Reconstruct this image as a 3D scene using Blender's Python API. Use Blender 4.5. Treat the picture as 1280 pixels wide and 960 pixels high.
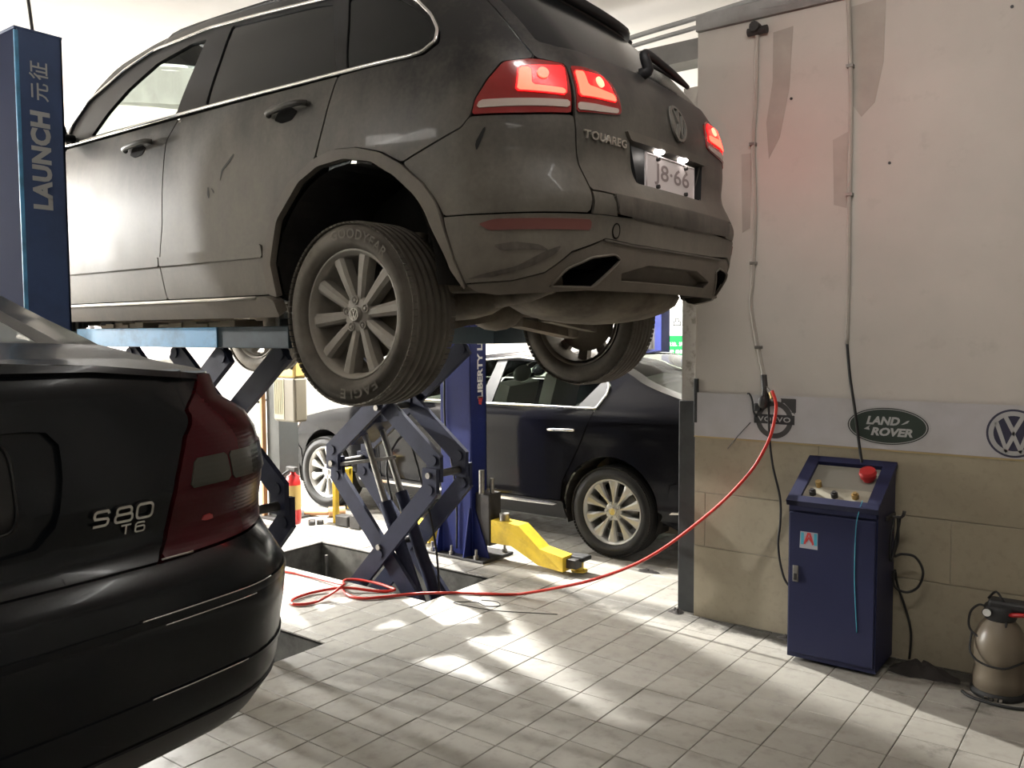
import bpy, bmesh, math, random
from mathutils import Vector, Matrix
from mathutils.geometry import delaunay_2d_cdt
random.seed(7)
S=bpy.context.scene
for o in list(bpy.data.objects): bpy.data.objects.remove(o)
PI=math.pi
# ------------------------------------------------------------------ camera
cd=bpy.data.cameras.new('camera'); cam=bpy.data.objects.new('camera',cd); S.collection.objects.link(cam); S.camera=cam
F_PX=1073.38; YAW,PITCH,ROLL=2.21720352,.0606450372,.00533721512
cd.sensor_fit='HORIZONTAL'; cd.sensor_width=36; cd.lens=36*F_PX/1280; cd.clip_start=.05; cd.clip_end=60
_c,_s=math.cos(YAW),math.sin(YAW); _cp,_sp=math.cos(PITCH),math.sin(PITCH)
fw=Vector((_cp*_c,_cp*_s,-_sp)); rt=Vector((_s,-_c,0)); dn=fw.cross(rt)
c_,s_=math.cos(ROLL),math.sin(ROLL); r2=rt*c_+dn*s_; d2=-rt*s_+dn*c_
M=Matrix((r2,-d2,-fw)).transposed().to_4x4(); M.translation=Vector((3.15116,-2.47136,1.5561)); cam.matrix_world=M
# ------------------------------------------------------------------ exposure, world, lights
S.view_settings.view_transform='Standard'; S.view_settings.look='None'; S.view_settings.gamma=1; S.view_settings.use_curve_mapping=False
S.view_settings.exposure=0.0
w=bpy.data.worlds.new('world'); S.world=w; w.use_nodes=True
w.node_tree.nodes['Background'].inputs[0].default_value=(.75,.85,1,1); w.node_tree.nodes['Background'].inputs[1].default_value=.035
def area(name,loc,target,sx,sy,power,col=(1,1,1)):
    l=bpy.data.lights.new(name,'AREA'); l.shape='RECTANGLE'; l.size=sx; l.size_y=sy; l.energy=power; l.color=col
    o=bpy.data.objects.new(name,l); S.collection.objects.link(o); o.location=loc
    o.rotation_euler=(Vector(target)-Vector(loc)).to_track_quat('-Z','Y').to_euler(); return o
def point(name,loc,power,rad,col=(1,1,1)):
    l=bpy.data.lights.new(name,'POINT'); l.energy=power; l.shadow_soft_size=rad; l.color=col
    o=bpy.data.objects.new(name,l); S.collection.objects.link(o); o.location=loc; return o
L_BACK=(-2.0,2.75,3.1); L_FRONT=(-7.0,-1.32,2.75)
point('back_bay_lamp',L_BACK,2300,.055,(1,.98,.93))
point('front_bay_lamp',L_FRONT,2300,.06,(1,.98,.94))
area('rear_fill_light',(4.2,-3.2,3.2),(1.6,0,1.2),1.2,.15,5,(1,.95,.88))  # added fill light out of view, no known lamp there
area('mid_fill_light',(2.3,-.35,3.26),(2.1,1.8,2.0),1.2,.12,19,(1,.965,.92)).data.spread=math.radians(125)  # unseen fill strip, added to brighten the right wall
area('left_fill_light',(-.9,-2.9,3.22),(1.0,1.2,1.0),1.2,.15,13,(1,.96,.90))  # fill strip added out of view to lift the general light
area('far_strip_light',(-6.2,1.6,3.2),(-6.2,1.6,0),2.4,.2,1500,(1,1,.985))
# ------------------------------------------------------------------ materials
MAT={}
def mat(name,col=(.5,.5,.5),rough=.5,metal=0,spec=.5,coat=0,emit=None,estr=0,trans=0,ior=1.45,alpha=None):
    m=bpy.data.materials.new(name); m.use_nodes=True; b=m.node_tree.nodes['Principled BSDF']; i=b.inputs
    i['Base Color'].default_value=(*col,1); i['Roughness'].default_value=rough; i['Metallic'].default_value=metal
    i['Specular IOR Level'].default_value=spec; i['Coat Weight'].default_value=coat; i['Coat Roughness'].default_value=.05
    i['Transmission Weight'].default_value=trans; i['IOR'].default_value=ior
    if emit: i['Emission Color'].default_value=(*emit,1); i['Emission Strength'].default_value=estr
    MAT[name]=m; return m
class NT:
    def __init__(s,m): s.t=m.node_tree; s.n=s.t.nodes; s.l=s.t.links; s.b=s.n['Principled BSDF']; s.co=s.n.new('ShaderNodeTexCoord'); s.geo=s.n.new('ShaderNodeNewGeometry')
    def noise(s,scale,detail=4,rough=.55,vec=None,stretch=None):
        n=s.n.new('ShaderNodeTexNoise'); n.inputs['Scale'].default_value=scale; n.inputs['Detail'].default_value=detail; n.inputs['Roughness'].default_value=rough
        v=vec or s.geo.outputs['Position']
        if stretch:
            mp=s.n.new('ShaderNodeMapping'); mp.inputs['Scale'].default_value=stretch; s.l.new(v,mp.inputs['Vector']); v=mp.outputs[0]
        s.l.new(v,n.inputs['Vector']); return n.outputs['Fac']
    def ramp(s,fac,stops):
        r=s.n.new('ShaderNodeValToRGB'); e=r.color_ramp.elements
        while len(e)<len(stops): e.new(.5)
        for k,(p,c) in enumerate(stops):
            e[k].position=p; e[k].color=(*c,1) if isinstance(c,tuple) else (c,c,c,1)
        s.l.new(fac,r.inputs[0]); return r.outputs[0]
    def mix(s,fac,a,b,mode='MIX'):
        m=s.n.new('ShaderNodeMix'); m.data_type='RGBA'; m.blend_type=mode
        for sock,v in ((m.inputs[0],fac),(m.inputs[6],a),(m.inputs[7],b)):
            if hasattr(v,'is_linked') or hasattr(v,'links'): s.l.new(v,sock)
            elif isinstance(v,tuple): sock.default_value=(*v,1)
            else: sock.default_value=v
        return m.outputs[2]
    def math(s,op,a,b=0,clamp=False):
        m=s.n.new('ShaderNodeMath'); m.operation=op; m.use_clamp=clamp
        for k,v in ((0,a),(1,b)):
            if hasattr(v,'links'): s.l.new(v,m.inputs[k])
            else: m.inputs[k].default_value=v
        return m.outputs[0]
    def sep(s,axis):
        x=s.n.new('ShaderNodeSeparateXYZ'); s.l.new(s.geo.outputs['Position'],x.inputs[0]); return x.outputs[axis]
    def rng(s,v,a,b,c=0,d=1):
        m=s.n.new('ShaderNodeMapRange'); m.inputs[1].default_value=a; m.inputs[2].default_value=b; m.inputs[3].default_value=c; m.inputs[4].default_value=d; s.l.new(v,m.inputs[0]); return m.outputs[0]
    def bump(s,h,strength=.2,dist=.01):
        b=s.n.new('ShaderNodeBump'); b.inputs['Strength'].default_value=strength; b.inputs['Distance'].default_value=dist; s.l.new(h,b.inputs['Height']); s.l.new(b.outputs[0],s.b.inputs['Normal'])
    def set(s,name,v): s.l.new(v,s.b.inputs[name])
def dusty(name,base,dust,zlo,zhi,amt=(.25,.95),rough=(.22,.62),coat=.6,scale=1.0,metal=0):
    # old dust and dried mud: thickest low on the body, thin towards the belt line
    m=mat(name,base,.3,coat=coat,metal=metal); t=NT(m)
    g=t.rng(t.sep(2),zlo,zhi,amt[1],amt[0])
    n=t.noise(2.2*scale,6,.6); n2=t.noise(9*scale,5,.6,stretch=(1,1,.35)); n3=t.noise(60,2)
    f=t.math('ADD',g,t.rng(n,.3,.7,-.16,.16)); f=t.math('ADD',f,t.rng(n2,.3,.7,-.10,.10)); f=t.math('ADD',f,t.rng(n3,.3,.7,-.04,.04),True)
    t.set('Base Color',t.mix(f,base,dust)); t.set('Roughness',t.rng(f,0,1,rough[0],rough[1])); t.set('Coat Weight',t.rng(f,.2,.9,coat,coat*.12))
    return m
def grimy(name,col,dark,scale=3,rough=.5,amt=.6,metal=0,coat=0,bump=.0):
    m=mat(name,col,rough,metal=metal,coat=coat); t=NT(m)
    n=t.noise(scale,7,.65); f=t.ramp(n,[(.42,0.0),(.72,amt)])
    t.set('Base Color',t.mix(f,col,dark)); t.set('Roughness',t.rng(n,.3,.7,rough*.8,min(1,rough*1.25)))
    if bump: t.bump(n,bump,.01)
    return m
dusty('suv_paint',(.016,.016,.0165),(.200,.180,.150),1.80,2.55,(.03,.84),(.36,.62),.10)
MAT['suv_paint'].node_tree.nodes['Principled BSDF'].inputs['Specular IOR Level'].default_value=.3
dusty('suv_plastic',(.02,.02,.02),(.19,.165,.135),1.5,2.3,(.45,.95),(.45,.8),.0)
dusty('suv_scuffed',(.014,.013,.012),(.20,.175,.145),1.9,2.1,(.15,.45),(.4,.8),.0,4)
grimy('suv_under',(.16,.135,.10),(.05,.042,.034),5,.85,.9)
dusty('alloy_dusty',(.34,.325,.30),(.185,.16,.13),1.3,1.95,(.35,.75),(.35,.7),.0,1,.1)
grimy('tyre_dusty',(.115,.102,.085),(.035,.031,.027),6,.85,.6)
grimy('tyre_black',(.022,.022,.022),(.05,.047,.042),6,.75,.5)
grimy('tyre_letters',(.15,.135,.115),(.06,.055,.05),9,.85,.6)
mat('dark_gap',(.006,.006,.006),.9,spec=.1)
grimy('well_dark',(.020,.018,.016),(.01,.009,.009),5,.95,.7)
mat('glass_privacy',(.009,.010,.011),.16,spec=.28)
gm=mat('glass_clear',(.75,.85,.80),.02,trans=1,ior=1.0,spec=.5); gm.node_tree.nodes['Principled BSDF'].inputs['IOR'].default_value=1.08
mat('glass_tint',(.34,.42,.36),.03,trans=1,ior=1.08,spec=.5); mat('glass_dark',(.022,.028,.024),.25,spec=.15)
mat('chrome',(.75,.74,.72),.16,metal=1)
mat('chrome_dusty',(.55,.52,.47),.32,metal=.9); mat('badge_dull',(.20,.19,.17),.4,metal=.6)
mat('black_trim',(.012,.012,.013),.5,spec=.28)
mat('lens_red',(.20,.009,.009),.18,coat=.6)
mat('lens_red_dim',(.15,.050,.042),.5,coat=.05)
mat('lens_clear_dusty',(.42,.34,.30),.35,coat=.4)
mat('lamp_glow',(1,.05,.04),.4,emit=(1,.017,.009),estr=20)
mat('lamp_hot',(1,.2,.1),.4,emit=(1,.05,.03),estr=16)
mat('lamp_half',(.7,.02,.02),.3,emit=(1,.008,.012),estr=1.5)
mat('plate_glow',(1,1,1),.4,emit=(1,.93,.86),estr=26)
mat('plate_face',(.62,.56,.56),.4)
mat('plate_ink',(.25,.2,.2),.5)
# black sedan at the left
m=mat('sedan_paint',(.0060,.0080,.0105),.2,coat=.08,spec=.32); t=NT(m); t.set('Roughness',t.rng(t.noise(1.2,2),.3,.7,.20,.26))
mat('sedan_trim',(.012,.012,.013),.42)
m=mat('sedan_lens',(.055,.005,.008),.25,spec=.3); t=NT(m)
wv=t.n.new('ShaderNodeTexWave'); wv.bands_direction='Z'; wv.inputs['Scale'].default_value=36; t.l.new(t.geo.outputs['Position'],wv.inputs['Vector']); t.bump(wv.outputs['Fac'],.10,.0015)
m=mat('sedan_lens_smoke',(.060,.060,.050),.22,spec=.4); t=NT(m)
wv=t.n.new('ShaderNodeTexWave'); wv.bands_direction='Z'; wv.inputs['Scale'].default_value=30; t.l.new(t.geo.outputs['Position'],wv.inputs['Vector']); t.bump(wv.outputs['Fac'],.12,.0015)
mat('sedan_lens_bulb',(.35,.015,.02),.2,coat=1)
m=mat('sedan_glass',(.40,.43,.41),.04,coat=1)
mat('far_paint',(.006,.006,.0075),.14,spec=.16,coat=.10)
mat('wheel_silver',(.48,.48,.46),.35,metal=.5)
mat('seat_cloth',(.10,.095,.085),.9)
mat('interior_light',(.40,.38,.33),.9)
# workshop
grimy('blue_paint',(.050,.085,.20),(.025,.035,.07),2.5,.45,.5)
grimy('blue_deep',(.014,.022,.12),(.012,.014,.04),2.5,.48,.5)
grimy('blue_arm',(.021,.025,.050),(.012,.012,.016),4,.55,.6)
grimy('blue_light',(.10,.34,.62),(.05,.11,.15),7,.5,.65)
grimy('teal_dark',(.022,.040,.052),(.012,.016,.018),5,.5,.6)
grimy('yellow_paint',(.72,.50,.04),(.20,.13,.03),7,.42,.55,coat=.2)
grimy('steel',(.30,.29,.27),(.08,.07,.06),9,.4,.6,metal=.8)
grimy('dark_steel',(.055,.052,.05),(.02,.02,.02),9,.5,.6,metal=.5)
mat('rubber',(.015,.015,.015),.7)
for n_ in ('teal_dark','blue_deep','blue_arm'): MAT[n_].node_tree.nodes['Principled BSDF'].inputs['Specular IOR Level'].default_value=.18
mat('print_silver',(.46,.47,.48),.4,metal=.3)
mat('print_white',(.66,.66,.64),.5)
mat('print_red',(.45,.04,.04),.5)
mat('hose_red',(.62,.035,.022),.32,coat=.3)
mat('cable_black',(.012,.012,.012),.5)
mat('cabinet_blue',(.009,.012,.048),.5)
mat('blue_shaded',(.008,.013,.04),.9,spec=.05)  # side face of the tall column, its shade put into the darker blue
mat('plaster_dim',(.22,.21,.19),.9)
mat('red_plastic',(.38,.02,.02),.35)
mat('panel_clear',(.20,.19,.16),.4)
mat('panel_cream',(.30,.28,.22),.5)
mat('brass',(.42,.29,.12),.4,metal=.8)
mat('sticker_cyan',(.05,.30,.40),.5); mat('sticker_white',(.33,.33,.36),.5)
mat('bottle_plastic',(.20,.165,.12),.35,trans=.25)
mat('tank_cream',(.30,.28,.19),.5); mat('tank_yellow',(.42,.30,.10),.5); mat('tank_oil',(.13,.115,.085),.5)
mat('extinguisher_red',(.45,.02,.02),.35,coat=.5)
mat('wood',(.42,.24,.12),.7)
mat('cardboard',(.52,.44,.33),.9)
mat('poster_green',(.012,.20,.055),.6,spec=.1); mat('poster_white',(.75,.80,.75),.5)
mat('fixture_white',(.8,.8,.8),.5)
mat('tube_glow',(1,1,1),.5,emit=(1,.98,.93),estr=25)
mat('sign_blue',(.10,.30,.62),.4)
# plaster with patches and grime
m=mat('plaster',(.50,.46,.41),.85); t=NT(m)
n=t.noise(1.1,6,.6); n2=t.noise(7,5,.65); n3=t.noise(38,3)
c=t.mix(t.rng(n,.35,.65),(.485,.455,.41),(.42,.395,.355)); c=t.mix(t.ramp(n2,[(.60,0.0),(.80,.35)]),c,(.30,.27,.235)); t.set('Base Color',c); t.bump(n3,.12,.004)
m=mat('plaster_patch',(.33,.305,.27),.9); t=NT(m); t.set('Base Color',t.mix(t.rng(t.noise(6,5),.35,.65),(.31,.285,.25),(.37,.34,.30)))
grimy('plaster_white',(.72,.71,.68),(.42,.40,.37),1.4,.85,.35)
grimy('ceiling_white',(.70,.66,.62),(.52,.48,.44),1.0,.9,.4)
grimy('beam_grey',(.20,.195,.185),(.11,.105,.10),5,.85,.6)
m=mat('stained_concrete',(.36,.34,.30),.85); t=NT(m)
n=t.noise(16,6,.7); t.set('Base Color',t.mix(t.math('MULTIPLY',t.ramp(n,[(.50,0.0),(.66,.85)]),t.rng(t.sep(2),1.6,2.0,1,.15)),(.36,.34,.31),(.10,.085,.07)))
m=mat('banner_white',(.50,.49,.49),.6); t=NT(m); t.set('Base Color',t.mix(t.rng(t.noise(5,5),.35,.7),(.41,.40,.405),(.35,.335,.325)))
mat('banner_edge',(.36,.28,.14),.7)
mat('ink_black',(.025,.025,.026),.5); mat('ink_green',(.022,.034,.026),.5); mat('ink_grey',(.05,.049,.048),.5); mat('ink_silver',(.34,.34,.33),.45); mat('ink_navy',(.03,.03,.055),.5)
def tilemat(name,c1,c2,dirt,rough,sc,bump=.03,grime_at=None):
    m=mat(name,c1,rough,coat=0); t=NT(m)
    oi=t.n.new('ShaderNodeObjectInfo'); n=t.noise(sc,7,.62); n2=t.noise(sc*6,4,.6)
    c=t.mix(t.rng(n,.3,.7),c1,c2); c=t.mix(t.ramp(n2,[(.52,0.0),(.78,.5)]),c,dirt)
    c=t.mix(t.math('MULTIPLY',oi.outputs['Random'],.16),c,dirt)
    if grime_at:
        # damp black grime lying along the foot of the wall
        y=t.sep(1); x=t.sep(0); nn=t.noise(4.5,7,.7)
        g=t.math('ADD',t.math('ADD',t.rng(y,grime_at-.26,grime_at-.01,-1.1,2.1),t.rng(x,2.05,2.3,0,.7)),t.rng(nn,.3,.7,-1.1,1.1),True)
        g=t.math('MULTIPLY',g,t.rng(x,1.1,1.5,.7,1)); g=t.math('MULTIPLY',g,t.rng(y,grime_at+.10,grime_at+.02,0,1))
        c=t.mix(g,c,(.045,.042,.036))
    t.set('Base Color',c); t.set('Roughness',t.rng(n2,.3,.7,rough*.7,min(1,rough*1.4))); t.bump(n2,bump,.003); return m
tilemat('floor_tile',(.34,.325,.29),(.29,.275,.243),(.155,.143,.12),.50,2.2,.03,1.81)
tilemat('wall_tile',(.32,.28,.20),(.27,.235,.168),(.20,.17,.125),.42,5)
mat('grout_dark',(.075,.068,.056),.9); mat('grout_wall',(.30,.27,.21),.9)
grimy('pit_wall',(.13,.127,.112),(.03,.029,.026),5,.9,.9,bump=.2)
grimy('pit_floor',(.05,.048,.044),(.02,.02,.018),5,.9,.9)
grimy('dark_post_paint',(.030,.032,.032),(.012,.012,.012),6,.6,.6)
grimy('column_grey',(.045,.048,.046),(.03,.03,.03),5,.5,.5)
grimy('rag_dark',(.03,.025,.022),(.012,.012,.012),9,.95,.6)
# ------------------------------------------------------------------ helpers
COL=S.collection
WO={}                                              # world origin of every object
def tag(o,label=None,cat=None,group=None,kind=None):
    if label: o['label']=label
    if cat: o['category']=cat
    if group: o['group']=group
    if kind: o['kind']=kind
    return o
def place(o,org,parent):
    WO[o]=Vector(org); COL.objects.link(o)
    if parent is not None: o.parent=parent; o.location=Vector(org)-WO[parent]
    else: o.location=org
    return o
def thing(name,label,cat,loc,group=None):
    o=bpy.data.objects.new(name,None); o.empty_display_size=.1
    place(o,loc,None); return tag(o,label,cat,group)
def mesh(name,vs,fs,m,parent=None,smooth=False,label=None,kind=None,normals=None,org=None,mats=None,midx=None,cat=None,group=None):
    vs=[Vector(v) for v in vs]
    if org is None:
        lo=Vector((min(v[k] for v in vs) for k in range(3))); hi=Vector((max(v[k] for v in vs) for k in range(3))); org=(lo+hi)/2
        if parent is None: org.z=lo.z
    org=Vector(org)
    me=bpy.data.meshes.new(name); me.from_pydata([v-org for v in vs],[],fs)
    for mm in (mats or [m]): me.materials.append(MAT[mm])
    if midx: me.polygons.foreach_set('material_index',midx)
    if smooth: me.polygons.foreach_set('use_smooth',[True]*len(fs))
    me.update()
    if normals: me.normals_split_custom_set(normals)
    o=bpy.data.objects.new(name,me); place(o,org,parent)
    return tag(o,label,cat,group,kind)
class MB:
    def __init__(s): s.v=[]; s.f=[]; s.sm=[]
    def add(s,vs,fs,smooth=False):
        k=len(s.v); s.v+= [tuple(v) for v in vs]; s.f+=[tuple(i+k for i in f) for f in fs]; s.sm+=[smooth]*len(fs); return s
    def box(s,x0,x1,y0,y1,z0,z1,bev=0):
        if bev<=0:
            vs=[(x,y,z) for z in (z0,z1) for y in (y0,y1) for x in (x0,x1)]
            return s.add(vs,[(0,2,3,1),(4,5,7,6),(0,1,5,4),(2,6,7,3),(0,4,6,2),(1,3,7,5)])
        b=min(bev,(x1-x0)/2.1,(y1-y0)/2.1,(z1-z0)/2.1)
        bm=bmesh.new(); bmesh.ops.create_cube(bm,size=1)
        for v in bm.verts: v.co=Vector(((x0+x1)/2+v.co.x*(x1-x0),(y0+y1)/2+v.co.y*(y1-y0),(z0+z1)/2+v.co.z*(z1-z0)))
        bmesh.ops.bevel(bm,geom=bm.edges[:],offset=b,segments=2,affect='EDGES',profile=.5)
        bm.verts.index_update(); s.add([v.co[:] for v in bm.verts],[[v.index for v in f.verts] for f in bm.faces]); bm.free(); return s
    def obox(s,c,ax,ay,az,hx,hy,hz):              # oriented box
        c=Vector(c);ax,ay,az=[Vector(a).normalized() for a in (ax,ay,az)]
        vs=[c+ax*hx*i+ay*hy*j+az*hz*k for k in (-1,1) for j in (-1,1) for i in (-1,1)]
        return s.add(vs,[(0,2,3,1),(4,5,7,6),(0,1,5,4),(2,6,7,3),(0,4,6,2),(1,3,7,5)])
    def bar(s,a,b,w,h,up=(0,0,1),ext=0):          # rectangular bar a->b, w across, h along up
        a=Vector(a);b=Vector(b);d=(b-a).normalized(); a=a-d*ext;b=b+d*ext
        side=d.cross(Vector(up)).normalized(); u=side.cross(d).normalized()
        return s.obox((a+b)/2,d,side,u,(b-a).length/2,w/2,h/2)
    def tube(s,pts,r,n=8,cap=True,smooth_path=0,closed=False):
        P=[Vector(p) for p in pts]
        if smooth_path: P=crs(P,smooth_path,closed)
        N=len(P); rr=r if callable(r) else (lambda t:r)
        T=[]
        for i in range(N):
            if closed: T.append((P[(i+1)%N]-P[i-1]).normalized())
            else: T.append((P[min(i+1,N-1)]-P[max(i-1,0)]).normalized())
        u=T[0].orthogonal().normalized(); vs=[]
        for i in range(N):
            u=(u-T[i]*u.dot(T[i])); u=u.normalized() if u.length>1e-6 else T[i].orthogonal().normalized(); w_=T[i].cross(u); R=rr(i/max(1,N-1))
            for k in range(n): a=2*PI*k/n; vs.append(P[i]+u*math.cos(a)*R+w_*math.sin(a)*R)
        fs=[]
        for i in range(N if closed else N-1):
            j=(i+1)%N
            for k in range(n): k2=(k+1)%n; fs.append((i*n+k,i*n+k2,j*n+k2,j*n+k))
        if cap and not closed: fs+= [tuple(range(n-1,-1,-1)),tuple((N-1)*n+k for k in range(n))]
        return s.add(vs,fs,True)
    def cyl(s,a,b,r,n=16,r2=None): 
        r2=r if r2 is None else r2
        a=Vector(a);b=Vector(b);d=(b-a).normalized();u=d.orthogonal().normalized();w_=d.cross(u)
        vs=[p+(u*math.cos(2*PI*k/n)+w_*math.sin(2*PI*k/n))*R for p,R in ((a,r),(b,r2)) for k in range(n)]
        k0=len(s.v); s.add(vs,[(k,(k+1)%n,n+(k+1)%n,n+k) for k in range(n)],True)
        s.add(vs[:n],[tuple(range(n-1,-1,-1))]); s.add(vs[n:],[tuple(range(n))]); return s
    def lathe(s,prof,c,axis='z',n=24,flip=False):  # prof: (radius, height)
        c=Vector(c); vs=[]
        for r,h in prof:
            for k in range(n):
                a=2*PI*k/n; p=(r*math.cos(a),r*math.sin(a),h)
                if axis=='y': p=(p[0],h,p[1])
                if axis=='x': p=(h,p[0],p[1])
                vs.append(c+Vector(p))
        fs=[]
        for i in range(len(prof)-1):
            for k in range(n):
                k2=(k+1)%n; f=(i*n+k,i*n+k2,(i+1)*n+k2,(i+1)*n+k)
                fs.append(f[::-1] if (flip ^ (axis=='y')) else f)
        return s.add(vs,fs,True)
    def ball(s,c,rx,ry=None,rz=None,n=12,m=8):
        ry=ry or rx; rz=rz or rx
        prof=[(math.sin(PI*i/m),-math.cos(PI*i/m)) for i in range(m+1)]
        vs=[(c[0]+rx*max(r,1e-4)*math.cos(2*PI*k/n),c[1]+ry*max(r,1e-4)*math.sin(2*PI*k/n),c[2]+rz*h) for r,h in prof for k in range(n)]
        return s.add(vs,[(i*n+k,i*n+(k+1)%n,(i+1)*n+(k+1)%n,(i+1)*n+k) for i in range(m) for k in range(n)],True)
    def poly(s,pts,d):                             # prism: planar polygon pts extruded by vector d
        P=[Vector(p) for p in pts]; d=Vector(d); n=len(P)
        vs=P+[p+d for p in P]
        return s.add(vs,[tuple(range(n)),tuple(range(2*n-1,n-1,-1))]+[(k,n+k,n+(k+1)%n,(k+1)%n) for k in range(n)])
    def build(s,name,m,parent=None,**k):
        o=mesh(name,s.v,s.f,m,parent,**k)
        o.data.polygons.foreach_set('use_smooth',s.sm); o.data.update()
        bm=bmesh.new(); bm.from_mesh(o.data); bmesh.ops.recalc_face_normals(bm,faces=bm.faces[:]); bm.to_mesh(o.data); bm.free()
        return o
def crs(P,k,closed=False):
    o=[];N=len(P)
    for i in range(N if closed else N-1):
        g=(lambda j:P[j%N]) if closed else (lambda j:P[max(0,min(N-1,j))])
        p0,p1,p2,p3=g(i-1),g(i),g(i+1),g(i+2)
        for q in range(k):
            t=q/k; o.append(.5*((2*p1)+(p2-p0)*t+(2*p0-5*p1+4*p2-p3)*t*t+(3*p1-p0-3*p2+p3)*t**3))
    if not closed: o.append(P[-1])
    return o
def copy_tree(o,parent=None,delta=Vector((0,0,0))):
    c=o.copy(); COL.objects.link(c)
    if parent is None: c.location=o.location+delta
    else: c.parent=parent
    WO[c]=WO[o]+delta
    for ch in list(o.children): copy_tree(ch,c,delta)
    return c
# ---- lettering: flat text turned into a mesh, then mapped onto any surface
TXC={}
def glyphs(text,size=1.0,bold=0.0,extrude=.0,shear=0.0,spacing=1.0,align='LEFT',key=None):
    k=(text,size,bold,extrude,shear,spacing,align)
    if k in TXC: return TXC[k]
    c=bpy.data.curves.new('lettering','FONT'); c.body=text; c.size=size; c.offset=bold; c.extrude=extrude; c.shear=shear; c.space_character=spacing; c.align_x=align; c.resolution_u=3; c.fill_mode='FRONT' if not extrude else 'BOTH'
    o=bpy.data.objects.new('lettering',c); COL.objects.link(o); bpy.context.view_layer.update()
    dg=bpy.context.evaluated_depsgraph_get(); me=bpy.data.meshes.new_from_object(o.evaluated_get(dg))
    vs=[tuple(v.co) for v in me.vertices]; fs=[tuple(p.vertices) for p in me.polygons]
    bpy.data.objects.remove(o); bpy.data.curves.remove(c); bpy.data.meshes.remove(me)
    TXC[k]=(vs,fs); return TXC[k]
def letter(name,text,m,parent,fmap,size,width=None,height=None,fs=None,**k):
    vs,fc=glyphs(text,1.0,**k)
    x0=min(v[0] for v in vs);x1=max(v[0] for v in vs);y0=min(v[1] for v in vs);y1=max(v[1] for v in vs)
    sx=(width/(x1-x0)) if width else size; sy=(height/(y1-y0)) if height else size
    out=[fmap((v[0]-(x0+x1)/2)*sx,(v[1]-(y0+y1)/2)*sy,v[2]) for v in vs]
    return mesh(name,out,fc,m,parent)
# ---- 2-D polygons with holes, triangulated and laid on a curved surface
def dens(L,step,closed=True):
    o=[];n=len(L)
    for i in range(n if closed else n-1):
        a,b=L[i],L[(i+1)%n]; d=math.hypot(b[0]-a[0],b[1]-a[1]); k=max(1,int(math.ceil(d/step)))
        o+=[(a[0]+(b[0]-a[0])*j/k,a[1]+(b[1]-a[1])*j/k) for j in range(k)]
    if not closed: o.append(L[-1])
    return o
def chaik(L,n=2,closed=True):
    for _ in range(n):
        o=[];N=len(L)
        for i in range(N if closed else N-1):
            a,b=L[i],L[(i+1)%N]; o+=[(a[0]*.75+b[0]*.25,a[1]*.75+b[1]*.25),(a[0]*.25+b[0]*.75,a[1]*.25+b[1]*.75)]
        if not closed: o=[L[0]]+o+[L[-1]]
        L=o
    return L
def inside(x,y,L):
    c=False;n=len(L);j=n-1
    for i in range(n):
        xi,yi=L[i];xj,yj=L[j]
        if (yi>y)!=(yj>y) and x<(xj-xi)*(y-yi)/(yj-yi)+xi: c=not c
        j=i
    return c
def tri(loops,res,gx=1.0):
    V=[];E=[]
    for L in loops:
        k=len(V); V+=L; E+=[(k+i,k+(i+1)%len(L)) for i in range(len(L))]
    nb=len(V); xs=[p[0] for p in loops[0]]; ys=[p[1] for p in loops[0]]
    if res:
        x=min(xs)+res*.5
        cell=res*.45; occ=set((int(p[0]//cell),int(p[1]//cell)) for p in V)
        while x<max(xs):
            y=min(ys)+res*.5
            while y<max(ys):
                ci,cj=int(x//cell),int(y//cell)
                if inside(x,y,loops[0]) and not any(inside(x,y,h) for h in loops[1:]) and not any((ci+a,cj+b) in occ for a in (-1,0,1) for b in (-1,0,1)): V.append((x,y))
                y+=res
            x+=res*gx
    r=delaunay_2d_cdt([Vector(v) for v in V],E,[],0,1e-5)
    vo=[tuple(v) for v in r[0]]; T=[]
    for f in r[2]:
        cx=sum(vo[i][0] for i in f)/3; cy=sum(vo[i][1] for i in f)/3
        if inside(cx,cy,loops[0]) and not any(inside(cx,cy,h) for h in loops[1:]): T.append(tuple(f))
    # boundary edges of the kept triangles
    cnt={}
    for f in T:
        for i in range(3):
            a,b=f[i],f[(i+1)%3]; cnt[(a,b)]=1
    B=[(a,b) for (a,b) in cnt if (b,a) not in cnt]
    return vo,T,B
# ---- car body surfaces: a = distance along the flank and round the corners, z = height
def crom(K):
    xs=[k[0] for k in K]; ys=[k[1] for k in K]; n=len(xs); m=[0]*n
    for i in range(n):
        if i==0: m[i]=(ys[1]-ys[0])/(xs[1]-xs[0])
        elif i==n-1: m[i]=(ys[-1]-ys[-2])/(xs[-1]-xs[-2])
        else:
            d0=(ys[i]-ys[i-1])/(xs[i]-xs[i-1]); d1=(ys[i+1]-ys[i])/(xs[i+1]-xs[i]); h0=xs[i]-xs[i-1];h1=xs[i+1]-xs[i]; m[i]=(d0*h1+d1*h0)/(h0+h1)
    def fn(x):
        if x<=xs[0]: return ys[0]
        if x>=xs[-1]: return ys[-1]
        i=0
        while x>xs[i+1]: i+=1
        h=xs[i+1]-xs[i]; t=(x-xs[i])/h
        return ys[i]*(2*t**3-3*t*t+1)+m[i]*h*(t**3-2*t*t+t)+ys[i+1]*(-2*t**3+3*t*t)+m[i+1]*h*(t**3-t*t)
    return fn
def lin(K):
    def fn(x):
        if x<=K[0][0]: return K[0][1]
        for (a,b),(c,d) in zip(K,K[1:]):
            if x<=c: return b+(d-b)*(x-a)/(c-a)
        return K[-1][1]
    return fn
def sst(a,b,x):
    t=min(1,max(0,(x-a)/(b-a))); return t*t*(3-2*t)
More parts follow.
